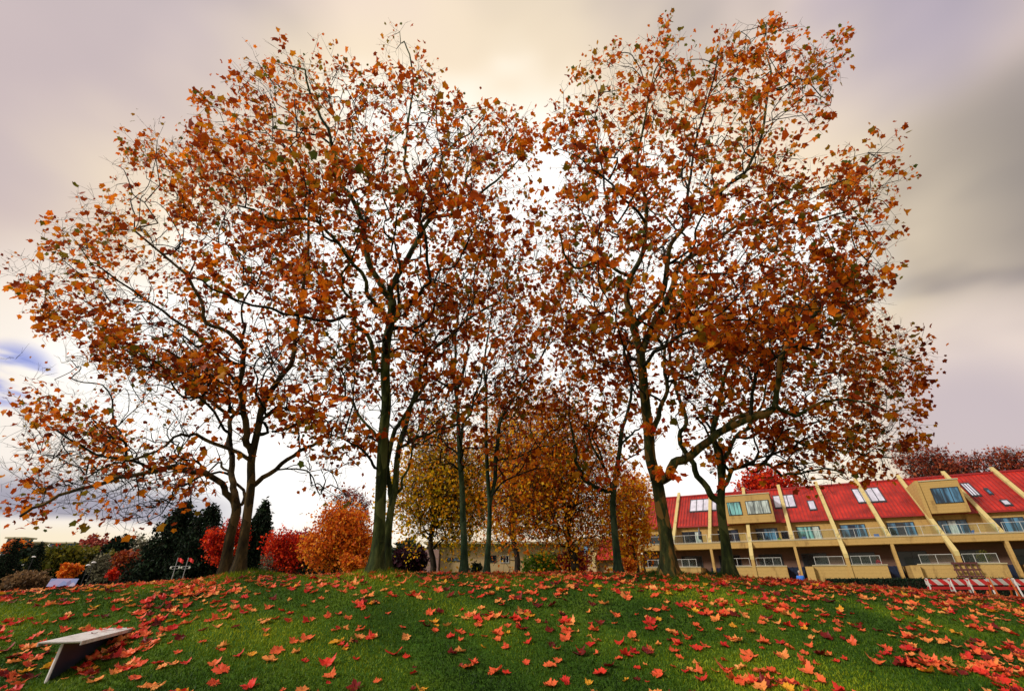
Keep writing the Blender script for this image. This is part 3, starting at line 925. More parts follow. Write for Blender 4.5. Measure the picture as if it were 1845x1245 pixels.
def round_tree(name, label, cat, px, Y, py_top, py_bot, hw, mat, n=3000, leaf=.16, natt=220, trunk_r=.16, base_py=None,
               depth_f=.8, bark=None, sparse=0.0, seed=0, fork=2, tmpl=KT, tf=KF, group=None, ragged=.12):
    """a tree or shrub whose crown spans px +- hw and py_top..py_bot in the photograph, standing at distance Y"""
    global rng
    rng = np.random.default_rng(1000 + seed)
    c0 = P(px, (py_top + py_bot) / 2, Y)
    zt = P(px, py_top, Y)[2]; zb = P(px, py_bot, Y)[2]
    rx = abs(P(px + hw, (py_top + py_bot) / 2, Y)[0] - c0[0]); ry = rx * depth_f; rz = (zt - zb) / 2
    gz = float(th(c0[0], c0[1]))
    zb = max(zb, gz + .05)
    rz = (zt - zb) / 2
    cz = (zt + zb) / 2
    root = empty(name, (c0[0], Y, gz))
    tag(root, label, cat, group)
    # lumpy crown: several overlapping clumps
    A = []
    K = 15
    clumps = []
    for _ in range(K):
        v = unit(rng.normal(0, 1, 3)); rr = .22 + .28 * rng.random()
        clumps.append((v * (.55 + .25 * rng.random()), rr))
    clumps.append((np.array([0, 0, -.1]), .60))
    while len(A) < natt:
        v = rng.uniform(-1.1, 1.1, 3)
        if not any(np.linalg.norm(v - c) < r + rng.normal(0, ragged * .4) for c, r in clumps): continue
        if np.linalg.norm(v) < .3 and rng.random() < .5: continue
        A.append([c0[0] + v[0] * rx, Y + v[1] * ry, cz + v[2] * rz])
    A = np.array(A)
    h = zt - gz
    fz = max(gz + .12 * h, min(zb + .15 * (zt - zb), gz + .45 * h))
    L = [([(c0[0], Y, gz - .2), (c0[0] + .02 * h, Y, (gz + fz) / 2), (c0[0] - .01 * h, Y, fz), (c0[0] + .03 * h, Y, (fz + zt) / 2), (c0[0], Y, zt - .25 * (zt - fz))], trunk_r, trunk_r * .25, None)]
    for k in range(fork):
        a = rng.random() * math.tau
        e = (c0[0] + math.cos(a) * rx * .55, Y + math.sin(a) * ry * .55, cz + .2 * rz)
        m_ = ((c0[0] * 1.5 + e[0] * .5) / 2, (1.5 * Y + .5 * e[1]) / 2, (fz + e[2]) / 2)
        L.append(([(c0[0] - .01 * h, Y, fz), m_, e], trunk_r * .6, trunk_r * .2, 0))
    grow_tree(root, L, A, bark or BARK_DARK, mat, n, leaf, bf=.3, twigs=3, twig_len=.15 * (rx + rz), r_tip=.012 * max(1, h / 8), k_main=8, wob=.05 * rx,
              twig_r=.008 * max(.6, h / 8), leaf_sigma=.05 * (rx + rz), free_low=True, tmpl=tmpl, tf=tf)
    return root


def conifer(label, px, Y, py_top, hw, mat, seed=0, n=5200, gap=0.0, width_pow=.45):
    n = int(n * 1.9)
    """evergreen: drooping layered boughs on a straight stem"""
    global rng
    rng = np.random.default_rng(2000 + seed)
    c = P(px, py_top, Y)
    gz = float(th(c[0], Y)); H = c[2] - gz
    Rb = abs(P(px + hw, 1030, Y)[0] - P(px, 1030, Y)[0])
    root = empty('conifer_tree', (c[0], Y, gz))
    tag(root, label, 'tree')
    T = Tubes()
    T.chain(np.array([(0, 0, -.2), (0, 0, H * .5), (0, 0, H * .97)]), np.array([.02 * H, .012 * H, .003 * H]), 7)
    T.build('trunk', BARK_DARK, root)
    B = Tubes(); cen = []
    nb = 170
    for i in range(nb):
        f = (i + rng.random()) / nb
        z = H * (.05 + .93 * f)
        r = Rb * 1.2 * (1 - f) ** width_pow * (.72 + .45 * rng.random())
        if f < .12: r *= .6 + 3 * f
        a = i * 2.4 + rng.normal(0, .3)
        d = np.array([math.cos(a), math.sin(a), 0])
        p = np.array([np.array([0, 0, z]), d * r * .5 + [0, 0, z + .05 * r], d * r + [0, 0, z - .22 * r]])
        B.chain(p, np.array([.05, .03, .012]), 3)
        m = int(n / nb * (.4 + 1.6 * (1 - f)))
        u = rng.random(m) ** .7
        q = p[0] * (1 - u[:, None]) + p[2] * u[:, None]
        q[:, 2] += .15 * r * u * (1 - u) * 2
        wv = rng.normal(0, .16 * r + .12, m) * (1.1 - .6 * u)
        q[:, 0] += -d[1] * wv; q[:, 1] += d[0] * wv; q[:, 2] += rng.normal(-.02 * H, .022 * H, m)
        cen.append(q)
    B.build('branches', BARK_DARK, root)
    cen = np.vstack(cen)
    leaf_cloud('crown', cen, np.full(len(cen), .035 * H) * (.6 + .8 * rng.random(len(cen))), mat, root, np.array([(0, 0, 0), (.24, .4, .03), (0, 1, -.08), (-.24, .4, .03)]), KF, droop=.6)
    return root


DG = lm('dark_evergreen', (.006, .014, .010), (.012, .028, .016), (.022, .045, .020), .1)
DG2 = lm('mid_evergreen', (.012, .024, .016), (.02, .042, .022), (.04, .06, .03), .1)
RED = lm('scarlet', (.40, .010, .008), (.80, .030, .010), (.90, .10, .015))
CRIM = lm('crimson', (.30, .006, .03), (.50, .012, .045), (.65, .05, .06))
ORG = lm('orange', (.60, .10, .010), (.88, .22, .014), (.88, .36, .03))
YEL = lm('gold', (.50, .38, .010), (.95, .54, .018), (.95, .36, .02), .6)
MIX = lm('rust_gold', (.72, .14, .008), (.94, .36, .014), (.95, .56, .02), .6)
OLV = lm('olive', (.05, .065, .008), (.12, .12, .012), (.24, .20, .02))
BRN = lm('brown_red', (.24, .03, .02), (.42, .07, .03), (.5, .14, .06))
PAL = lm('pale_grey_green', (.10, .10, .06), (.18, .17, .10), (.26, .24, .15))
LIM = lm('lime', (.12, .26, .02), (.25, .50, .04), (.40, .62, .06))
PNK = lm('dull_red', (.25, .03, .03), (.42, .07, .05), (.50, .14, .08))

# dark conifers
conifer('tall dark conifer standing behind the two flagpoles', 338, 62, 900, 62, DG, 1, 7000)
conifer('dark conifer right of the one behind the flagpoles, slightly bushier', 386, 60, 905, 50, DG, 2, 6000)
conifer('narrow dark conifer with open top just right of the two leftmost trunks', 480, 58, 900, 38, DG, 3, 6000)
conifer('low dark conifer behind the scarlet maples', 530, 75, 960, 36, DG2, 4, 3500)
conifer('low dark conifer between the scarlet maples and the orange tree', 562, 78, 958, 26, DG2, 5, 3000)
conifer('short blue green conifer beside the foot of the orange tree', 553, 52, 985, 20, DG2, 6, 2500)
conifer('small dark conifer at the far left edge, below the distant grey building', 34, 85, 968, 26, DG, 7, 2500)
conifer('small dark conifer at the far left beside the pale distant building', 78, 85, 975, 20, DG, 8, 2500)

G = 'autumn trees behind the mound'
round_tree('maple_tree', 'scarlet maple with dense rounded crown left of the orange tree', 'tree', 520, 52, 952, 1030, 36, RED, 9000, .17, 420, seed=1)
round_tree('maple_tree', 'crimson maple squeezed between the scarlet maple and the orange tree', 'tree', 553, 60, 953, 1012, 24, CRIM, 4000, .18, 200, seed=2)
round_tree('maple_tree', 'scarlet maple glimpsed between the two leftmost trunks', 'tree', 411, 55, 938, 1012, 28, RED, 4500, .19, 220, seed=3)
round_tree('maple_tree', 'bright orange maple with wide low crown left of the thick green grey trunk', 'tree', 612, 38, 922, 1036, 60, ORG, 15000, .15, 620, trunk_r=.22, seed=4)
round_tree('maple_tree', 'thin topped reddish tree rising behind the bright orange maple', 'tree', 628, 46, 880, 960, 38, PNK, 1500, .15, 260, seed=5)
round_tree('maple_tree', 'golden green tree with dark forked trunk left of the central pair', 'tree', 785, 27, 762, 1012, 102, YEL, 17000, .12, 760, depth_f=.5, trunk_r=.2, base_py=1026, seed=6)
round_tree('maple_tree', 'orange gold tree behind the central pair, its crown filling the gap between trunks', 'tree', 925, 33, 712, 990, 100, MIX, 14000, .125, 760, depth_f=.5, trunk_r=.24, seed=7)
round_tree('maple_tree', 'broad rust and gold tree with black twin trunk in front of the beige building', 'tree', 1022, 25, 745, 1005, 125, MIX, 19000, .115, 860, depth_f=.5, trunk_r=.24, seed=8)
round_tree('maple_tree', 'rust coloured tree at the left end of the red roof, behind the mossy forked trunk', 'tree', 1135, 36, 845, 1010, 46, MIX, 8000, .15, 320, seed=9)
round_tree('shrub', 'lime green shrub in front of the beige wall', 'shrub', 985, 30, 996, 1032, 34, LIM, 3800, .10, 150, trunk_r=.05, seed=10)
round_tree('shrub', 'crimson shrub at the foot of the black twin trunk', 'shrub', 1032, 29, 992, 1034, 27, CRIM, 3400, .10, 140, trunk_r=.05, seed=11)
round_tree('shrub', 'small orange shrub beside the foot of the mossy forked tree', 'shrub', 1133, 30, 1002, 1034, 10, ORG, 1000, .10, 60, trunk_r=.04, seed=12)
round_tree('shrub', 'little dark green bush between the central pair of trunks', 'shrub', 858, 30, 1012, 1032, 9, DG2, 700, .10, 50, trunk_r=.04, seed=13)
round_tree('shrub', 'low orange shrub at the right foot of the bright orange maple', 'shrub', 637, 32, 1000, 1034, 22, ORG, 2000, .11, 90, trunk_r=.05, seed=14)
round_tree('shrub', 'dark maroon clipped bush behind the thick green grey trunk, left', 'shrub', 724, 36, 990, 1036, 18, lm('maroon', (.02, .006, .012), (.035, .01, .02), (.06, .015, .03)), 2600, .16, 110, trunk_r=.06, seed=15)
round_tree('shrub', 'dark maroon clipped bush next to the end of the beige wall', 'shrub', 752, 36, 988, 1036, 16, ML['maroon'], 2600, .16, 110, trunk_r=.06, seed=16)
round_tree('shrub', 'bare twiggy brown bush beside the scarlet maple', 'shrub', 482, 45, 1000, 1034, 14, PAL, 300, .10, 120, trunk_r=.05, seed=17)

# trees above and behind the red roofs
round_tree('maple_tree', 'scarlet tree showing above the roof ridge between the right hand trunks', 'tree', 1385, 95, 846, 900, 52, RED, 4200, .45, 260, seed=20)
round_tree('maple_tree', 'thin brown red tree above the roof, left one of the three at right', 'tree', 1668, 95, 806, 880, 46, BRN, 3000, .36, 420, seed=21, ragged=.3)
round_tree('maple_tree', 'thin brown red tree above the roof, middle one of the three at right', 'tree', 1742, 100, 822, 880, 42, BRN, 2800, .36, 380, seed=22, ragged=.3)
round_tree('maple_tree', 'thin brown red tree above the roof at the right edge', 'tree', 1825, 95, 812, 880, 42, BRN, 2800, .36, 380, seed=23, ragged=.3)

# the low country at far left
round_tree('tree', 'broad olive yellow tree behind the car park, nearest the lamp', 'tree', 105, 95, 985, 1040, 38, OLV, 3600, .55, 200, seed=30)
round_tree('tree', 'olive yellow tree right of the broad one behind the car park', 'tree', 150, 100, 985, 1036, 36, OLV, 3200, .55, 180, seed=31)
round_tree('maple_tree', 'dull red tree rising over the olive trees at far left', 'tree', 163, 120, 970, 1010, 26, PNK, 1800, .5, 200, seed=32, ragged=.25)
round_tree('maple_tree', 'small red topped tree between the distant buildings and the olive trees', 'tree', 96, 115, 988, 1020, 16, RED, 1100, .5, 90, seed=33)
round_tree('maple_tree', 'rusty red round tree left of the flagpoles', 'tree', 228, 85, 999, 1042, 28, lm('rust_red', (.16, .02, .01), (.32, .05, .015), (.42, .10, .02)), 3400, .42, 180, seed=34)
round_tree('tree', 'olive bush just left of the rusty red round tree', 'tree', 200, 90, 998, 1035, 17, OLV, 1500, .45, 100, seed=35)
round_tree('maple_tree', 'little bright orange tree above the painted banner', 'tree', 124, 62, 1016, 1043, 14, ORG, 1500, .25, 90, seed=36)
round_tree('shrub', 'bright scarlet bush on the lawn edge left of the flagpoles', 'shrub', 205, 70, 1026, 1044, 9, RED, 900, .22, 60, seed=37)
round_tree('tree', 'pale leafless looking poplar left of the tall dark conifer', 'tree', 238, 120, 966, 1020, 18, PAL, 700, .4, 260, seed=38, ragged=.2)
round_tree('tree', 'pale poplar close against the tall dark conifer', 'tree', 264, 118, 968, 1025, 14, PAL, 900, .4, 220, seed=39, ragged=.2)
round_tree('tree', 'pale grey willow behind the pair of street lamps', 'tree', 178, 80, 1000, 1046, 18, PAL, 1000, .28, 240, seed=40)
for k, (px, py, hw, lab) in enumerate([(40, 985, 34, 'dark bushy tree at the far left edge behind the car park'),
                                       (80, 1000, 26, 'dark bushy tree under the olive tree behind the car park'),
                                       (125, 1012, 26, 'dark low tree behind the little bright orange tree'),
                                       (165, 1012, 24, 'dark low tree behind the pale grey willow'),
                                       (205, 976, 24, 'dark tree on the skyline between the dull red tree and the poplars'),
                                       (262, 1000, 26, 'dark bushy tree at the left foot of the tall conifer')]):
    round_tree('evergreen_tree', lab, 'tree', px, 105 - (k % 3) * 4, py, 1056, hw, DG, 3200, .65, 160, trunk_r=.3, seed=50 + k)
round_tree('maple_tree', 'orange topped tree at the far left edge in front of the grey building', 'tree', 34, 110, 972, 1000, 20, ORG, 1500, .5, 110, seed=57)
round_tree('shrub', 'dry straw coloured bushes edging the car park', 'shrub', 55, 66, 1036, 1052, 40, lm('straw', (.12, .07, .03), (.22, .13, .06), (.3, .18, .08)), 2600, .3, 140, trunk_r=.05, seed=58)

# the far wood closing the horizon: nobody could count its trees
rng = np.random.default_rng(77)
n = 26000
px_ = rng.uniform(180, 780, n); Yw = 135 + rng.uniform(-6, 6, n)
topy = 992 - 10 * np.sin(px_ * .045) - 7 * np.sin(px_ * .13 + 1) - 5 * np.sin(px_ * .31) - 4 * np.abs(np.sin(px_ * .5))
zt_ = np.array([P(a, b, c)[2] for a, b, c in zip(px_, topy, Yw)])
xw = np.array([P(a, 1020, c)[0] for a, c in zip(px_, Yw)])
gw = th(xw, Yw)
zw = gw + (zt_ - gw) * rng.random(n) ** .6
o = leaf_cloud('far_wood', np.stack([xw, Yw, zw], -1), 1.5 * (.5 + .8 * rng.random(n)), DG2, None, KT, KF)
tag(o, 'far dark evergreen wood along the horizon behind the scarlet maples', 'wood', kind='stuff')
# ------------------------------------------------------------------ the terraced apartment building
rng = np.random.default_rng(5)


def mat_siding(name, c, dark, line=.33, stain=.5):
    m, t = newmat(name)
    co = t.n('ShaderNodeTexCoord').outputs['Object']
    z = t.n('ShaderNodeSeparateXYZ', {0: co}).outputs[2]
    f = t.math('FRACT', t.math('DIVIDE', z, line))
    ln = t.rng(f, .0, .07, 1, 0)
    n1 = t.n('ShaderNodeTexNoise', {'Vector': t.n('ShaderNodeMapping', {0: co, 'Scale': (1, 1, .35)}).outputs[0], 'Scale': 1.1, 'Detail': 6.0, 'Roughness': .65}).outputs[0]
    col = t.mix(t.rng(n1, .52, .78, 0, stain), c, dark)
    col = t.mix(t.math('MULTIPLY', ln, .35), col, dark)
    n2 = t.n('ShaderNodeTexNoise', {'Vector': co, 'Scale': 14.0, 'Detail': 3.0}).outputs[0]
    col = t.mix(t.rng(n2, .4, .7, 0, .2), col, dark)
    b = t.n('ShaderNodeBump', {'Height': t.math('SUBTRACT', 1, ln), 'Strength': .5, 'Distance': .02}).outputs[0]
    out(t, t.n('ShaderNodeBsdfPrincipled', {'Base Color': col, 'Roughness': .8, 'Normal': b, 'Specular IOR Level': .2}).outputs[0])
    return m


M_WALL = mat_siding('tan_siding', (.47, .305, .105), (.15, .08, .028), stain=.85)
M_WALL2 = mat_siding('brown_siding', (.14, .08, .058), (.05, .03, .02))  # brown siding, with some shade of the recess put into the colour
M_CREAM = mat_siding('cream_beam', (.56, .45, .19), (.16, .10, .035), 30, .85)
M_LEDGE = mat_siding('ledge_trim', (.46, .40, .26), (.22, .16, .08), 30, .4)
M_PINK = mat_siding('pale_tan_wall', (.46, .33, .17), (.26, .17, .09), 1.4, .4)
M_ROOF = mat_simple('red_metal_roof', (.36, .018, .010), .5, var=.5, scale=.6, spec=.25)
M_ROOFD = mat_simple('red_roof_edge', (.28, .012, .014), .5, var=.2)
M_FRAME = mat_simple('dark_window_frame', (.02, .025, .03), .4)
M_RAIL = mat_simple('white_rail', (.50, .49, .47), .4, var=.05)
M_DKGREY = mat_simple('dark_grey', (.03, .03, .035), .8)  # dark grey for some of the curtains


def mat_glass(name, c, rough=.08, spec=.9, var=.4, scale=.9):
    m, t = newmat(name)
    co = t.n('ShaderNodeTexCoord').outputs['Object']
    nz = t.n('ShaderNodeTexNoise', {'Vector': t.n('ShaderNodeMapping', {0: co, 'Scale': (1.6, 1, .25)}).outputs[0], 'Scale': scale, 'Detail': 3.0}).outputs[0]
    col = t.ramp(nz, [(.40, [q * (1 - var) for q in c]), (.60, [min(1, q * (1 + var)) for q in c])])  # stretched blotches: tree reflections painted into the pane colour
    out(t, t.n('ShaderNodeBsdfPrincipled', {'Base Color': col, 'Roughness': rough, 'Specular IOR Level': spec}).outputs[0])
    return m


G_BLUE = mat_glass('blue_window_glass', (.045, .13, .22), var=.8, scale=1.3)
G_TEAL = mat_glass('teal_curtain_glass', (.12, .30, .30), var=.8, scale=2.0)
G_DARK = mat_glass('dark_window_glass', (.006, .009, .014), spec=.35)
G_SKY = mat_glass('skylight_glass', (.55, .55, .66), rough=.15, var=.15)
G_PALE = mat_glass('pale_curtain_glass', (.36, .42, .40), var=.5, scale=3.0)
M_SLATE = mat_simple('dark_blue_panel', (.015, .022, .045), .35, var=.3)
m_rg, t = newmat('railing_glass')
tr = t.n('ShaderNodeBsdfTransparent', {'Color': (.90, .96, .95, 1)})
gl = t.n('ShaderNodeBsdfGlossy', {'Color': (.9, 1, 1, 1), 'Roughness': .05})
out(t, t.n('ShaderNodeMixShader', {0: .02, 1: tr.outputs[0], 2: gl.outputs[0]}).outputs[0])

BO = np.array([18.7, 70.5]); BU = np.array([.8713, -.4907]); BB = np.array([.4907, .8713])
HZ = 2.6                                            # eye height above the building's foot


def fhit(px, py, d=0.0):
    """(s, h) where the view through a pixel meets the facade plane at depth d"""
    r = P(px, py, 1.0) - np.array([0, 0, EYE]); rx, rz = r[0], r[2]
    # rx*(BO.y + s*BU.y + d*BB.y) = BO.x + s*BU.x + d*BB.x
    a = BO[1] + d * BB[1]; b_ = BO[0] + d * BB[0]
    s = (rx * a - b_) / (BU[0] - rx * BU[1])
    return s, rz * (a + s * BU[1])


def rhit(px, py):
    """(s, d) on the roof slope h = 4.35 + .743 d"""
    lo, hi = 0.0, 14.0
    for _ in range(50):
        d = (lo + hi) / 2
        s, h = fhit(px, py, d)
        if h > 4.35 + .743 * d: lo = d
        else: hi = d
    return s, d


apt = empty('apartment_building', (BO[0], BO[1], EYE - HZ), math.atan2(BU[1], BU[0]))
tag(apt, 'long terraced apartment building with red metal roof and cream sloping beams', 'building')
S0, S1 = -.8, 57.4
KS = [8.9 + 4.85 * k for k in range(-2, 11)]        # beam positions; index 0 = k -2
H = lambda h: h + HZ

m = MB()
m.box((S0, 3.95, H(3.95)), (S1, 20, H(6.95)))
m.build('upper_wall', M_WALL, apt)
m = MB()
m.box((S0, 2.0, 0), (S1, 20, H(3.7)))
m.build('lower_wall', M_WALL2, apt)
# roof with standing seams
m = MB()
rl = lambda d: H(4.35 + .743 * d)
m.prism([(3.62, rl(3.62)), (10.5, rl(10.5)), (20.6, H(7.2)), (20.6, H(7.0)), (10.5, rl(10.5) - .2), (3.62, rl(3.62) - .14)], 0, S0 - .15, S1)
s = S0
while s < S1:
    m.prism([(3.60, rl(3.60) - .02), (10.45, rl(10.45) - .02), (10.45, rl(10.45) + .09), (3.60, rl(3.60) + .09)], 0, s, s + .07, 1)
    s += .42
roof = m.build('roof', [M_ROOF, M_ROOFD], apt)
m = MB()
m.box((S0 - .2, 10.3, rl(10.5) - .05), (S1, 10.75, rl(10.5) + .14))
m.build('ridge_cap', M_ROOFD, roof)
m = MB()
m.box((S0 - .15, 3.47, rl(3.6) - .17), (S1, 3.595, rl(3.6) + .03))
m.build('gutter', M_ROOFD, roof)
# upper balcony slab and its fascia
m = MB()
m.box((S0, -.25, H(3.72)), (S1, -.02, H(4.42)))
m.box((S0, -.02, H(3.72)), (S1, 3.94, H(3.948)))
sl = m.build('balcony_fascia', M_WALL, apt)
m = MB()
m.box((S0, -.30, H(4.422)), (S1, .05, H(4.52)))
m.build('ledge_cap', M_LEDGE, sl)
bl_ = lambda d: H(4.5 + .743 * d)
for i, sk in enumerate(KS):
    if sk > S1 - .5: continue
    long_ = i % 2 == 1
    m = MB()
    w2 = .21
    top = .42
    dtop = 10.9
    if long_:
        e = -2.5
        m.prism([(e, bl_(e) + .1), (e, bl_(e) - .35), (dtop, bl_(dtop) - .35), (dtop, bl_(dtop) + top - .1)], 0, sk - w2, sk + w2)
        m.build('sloping_beam', M_CREAM, apt)
        m = MB()
        m.prism([(-2.62, H(-2.6)), (-1.9, H(-2.6)), (-1.5, H(2.4)), (-.3, H(3.7)), (-.32, H(4.1)), (-2.48, bl_(-2.48) - .25)], 0, sk - w2 + .03, sk + w2 - .03)
        m.build('post', M_WALL, apt)
    else:
        e = -.12
        m.prism([(e, H(4.53)), (.4, H(4.53)), (dtop, bl_(dtop) - .35), (dtop, bl_(dtop) + top - .1), (e, bl_(e) + .25)], 0, sk - w2, sk + w2)
        m.build('sloping_beam', M_CREAM, apt)
        m = MB()
        m.prism([(-.5, H(-2.6)), (0.1, H(-2.6)), (.5, H(3.71)), (-.24, H(3.71))], 0, sk - .15, sk + .15)
        m.build('post', M_WALL, apt)
    m = MB()
    m.prism([(.1, H(3.96)), (3.94, H(3.96)), (3.94, H(6.85)), (3.6, H(6.8)), (.1, H(4.3))], 0, sk - .09, sk + .09)
    m.build('party_wall', M_WALL, apt)


def window(name, s0, s1, h0, h1, d, n, glass, parent=apt, fr=.07, frame=None):
    """frame on a vertical facade plane at depth d, glass set back in it"""
    m = MB()
    f0, f1 = d - .07, d - .005
    m.box((s0, f0, h0), (s1, f1, h0 + fr)); m.box((s0, f0, h1 - fr), (s1, f1, h1))
    m.box((s0, f0, h0 + fr), (s0 + fr, f1, h1 - fr)); m.box((s1 - fr, f0, h0 + fr), (s1, f1, h1 - fr))
    for k in range(1, n):
        x = s0 + (s1 - s0) * k / n
        m.box((x - .035, f0, h0 + fr), (x + .035, f1, h1 - fr))
    w_ = m.build(name, frame or M_FRAME, parent)
    m = MB()
    m.box((s0 + fr * .6, d - .045, h0 + fr * .6), (s1 - fr * .6, d - .015, h1 - fr * .6))
    m.build('pane', glass, w_)
    return w_


def railing(s0, s1, h, d, n, hh=.95):
    m = MB()
    m.box((s0, d - .025, h + hh), (s1, d + .025, h + hh + .045))
    m.box((s0, d - .015, h + .06), (s1, d + .015, h + .085))
    for k in range(n + 1):
        x = s0 + .03 + (s1 - s0 - .06) * k / n
        m.box((x - .02, d - .02, h), (x + .02, d + .02, h + hh))
    r = m.build('railing', M_RAIL, apt)
    m = MB(); m.box((s0 + .05, d - .008, h + .11), (s1 - .05, d + .008, h + hh - .02))
    m.build('glass_panel', m_rg, r)


glz = [G_DARK, G_DARK, G_DARK, G_BLUE, G_TEAL, G_BLUE, G_BLUE, G_BLUE, G_BLUE, G_TEAL, G_BLUE, G_BLUE, G_BLUE]
for i, sk in enumerate(KS[:-1]):
    if sk + 4.8 > S1: break
    railing(sk + .22, sk + 4.63, H(4.52), -.12, 3)
    if i == 0:
        window('sliding_door', sk + .4, sk + 4.4, H(3.97), H(6.1), 3.95, 3, G_DARK)
    else:
        wd_ = window('sliding_door', sk + .75, sk + 3.4, H(3.97), H(6.3), 3.95, 3, glz[i])
        cp_ = int(rng.integers(0, 3)); x0_ = sk + .82 + cp_ * .86
        m = MB()
        for q_ in range(6): m.box((x0_ + q_ * .12, 3.885 + .006 * (q_ % 2), H(4.08)), (x0_ + .11 + q_ * .12, 3.9 + .003 * (q_ % 2), H(6.2)))
        m.build('curtain', [M_DKGREY, G_PALE, M_SLATE][i % 3], wd_)
    if i in (3, 9):
        window('window', sk + 3.7, sk + 4.5, H(4.9), H(5.9), 3.95, 1, G_DARK)
    # lower recessed glazing
    window('lower_window', sk + .5, sk + 3.2, H(.2), H(3.0), 2.0, 2, G_DARK)
# projecting lower balconies round the long beams
for i, sk in enumerate(KS):
    if i % 2 == 0 or sk + 3 > S1: continue
    m = MB()
    m.box((sk - 3.5, -2.4, 0), (sk + 3.5, -2.15, H(1.5)))
    m.box((sk - 3.5, -2.15, 0), (sk - 3.3, 1.99, H(1.5))); m.box((sk + 3.3, -2.15, 0), (sk + 3.5, 1.99, H(1.5)))
    m.box((sk - 3.3, -2.15, H(.9)), (sk + 3.3, 1.99, H(1.1)))
    b = m.build('lower_balcony', M_WALL, apt)
    m = MB(); m.box((sk - 3.56, -2.46, H(1.502)), (sk + 3.56, -2.10, H(1.6)))
    m.build('ledge_cap', M_LEDGE, b)
    railing(sk - 3.2, sk - .35, H(1.6), -2.25, 2, .85)
    railing(sk + .35, sk + 3.1, H(1.6), -2.25, 3, .85)
    window('basement_window', sk - 2.4, sk - .6, H(-.7), H(-.05), -2.4, 2, G_TEAL if i > 5 else G_DARK)
    window('basement_window', sk + 1.0, sk + 2.8, H(-.7), H(-.05), -2.4, 2, G_TEAL if i > 5 else G_DARK)
    if i >= 5:
        m = MB()
        m.prism([(-3.3, 0), (-2.41, 0), (-2.41, H(1.45)), (-2.9, H(1.45))], 0, sk - 4.3, sk - 3.51)
        m.prism([(-2.4, 0), (1.9, 0), (1.9, H(1.45)), (-2.4, H(1.45))], 0, sk - 4.3, sk - 3.51)
        m.build('buttress', M_WALL, apt)
    # dark sloping glazed canopy in the gap beside the balcony
    m = MB()
    a0, a1 = sk - 6.3 if i >= 5 else sk - 5.5, sk - 4.4
    if a1 > S0 + 1 and a0 > S0:
        m.prism([(1.95, H(1.5)), (1.95, H(1.4)), (-1.0, H(-1.2)), (-1.0, H(-1.05))], 0, a0, a1)
        m.prism([(1.95, H(1.38)), (1.95, 0), (-1.0, 0), (-1.0, H(-1.21))], 0, a0 + .05, a1 - .05)
        for q in range(4):
            x = a0 + (a1 - a0 - .06) * q / 3
            m.prism([(1.94, H(1.505)), (-1.03, H(-1.08)), (-1.03, H(-1.0)), (1.94, H(1.58))], 0, x, x + .06)
        m.build('canopy', M_SLATE, apt)
# dormers
for (s0, s1, wins) in ((11.3, 17.2, ((11.7, 13.45, 2, G_TEAL), (14.05, 16.95, 3, G_PALE))), (33.33, 36.95, ((34.15, 36.7, 3, G_BLUE),)),):
    m = MB()
    m.prism([(2.5, H(6.95)), (3.45, H(6.95)), (8.3, H(10.45)), (8.3, H(10.55)), (2.5, H(10.55))], 0, s0, s1)
    dm = m.build('dormer', M_WALL, apt)
    m = MB()
    m.box((s0 - .08, 2.42, H(10.552)), (s1 + .08, 8.6, H(10.68)))
    m.build('dormer_roof', M_LEDGE, dm)
    for (a, b_, n, gm) in wins:
        window('dormer_window', a, b_, H(8.0), H(9.75), 2.5, n, gm, parent=dm)
m = MB()
m.prism([(2.3, H(6.0)), (3.3, H(6.9)), (8.6, H(10.7)), (2.4, H(10.7))], 0, 32.99, 33.32)
m.build('dormer_cheek', M_WALL, apt)


def skylight(pa, pb, n, glass):
    s0, d1 = rhit(*pa); s1, d0 = rhit(*pb)
    # keep the slope: corners given as top-left and bottom-right pixels
    m = MB(); g_ = MB()
    for (x0, x1) in [(s0, s0 + .1), (s1 - .1, s1)] + [(s0 + (s1 - s0) * k / n - .04, s0 + (s1 - s0) * k / n + .04) for k in range(1, n)]:
        m.prism([(d0, rl(d0)), (d1, rl(d1)), (d1, rl(d1) + .2), (d0, rl(d0) + .2)], 0, x0, x1)
    for (y0, y1) in ((d0 - .1, d0), (d1, d1 + .1)):
        m.prism([(y0, rl(y0)), (y1, rl(y1)), (y1, rl(y1) + .2), (y0, rl(y0) + .2)], 0, s0, s1)
    w_ = m.build('skylight', M_FRAME, apt)
    g_.prism([(d0, rl(d0) + .05), (d1, rl(d1) + .05), (d1, rl(d1) + .15), (d0, rl(d0) + .15)], 0, s0 + .05, s1 - .05)
    g_.build('pane', glass, w_)


skylight((1244, 903), (1292, 920), 4, G_SKY)
skylight((1392, 896), (1436, 914), 3, G_SKY)
skylight((1454, 905), (1473, 919), 1, G_SKY)
skylight((1534, 884), (1598, 904), 4, G_SKY)
skylight((1730, 874), (1769, 894), 3, G_SKY)
skylight((1773, 883), (1791, 891), 1, G_BLUE)
skylight((1802, 904), (1826, 911), 1, G_SKY)
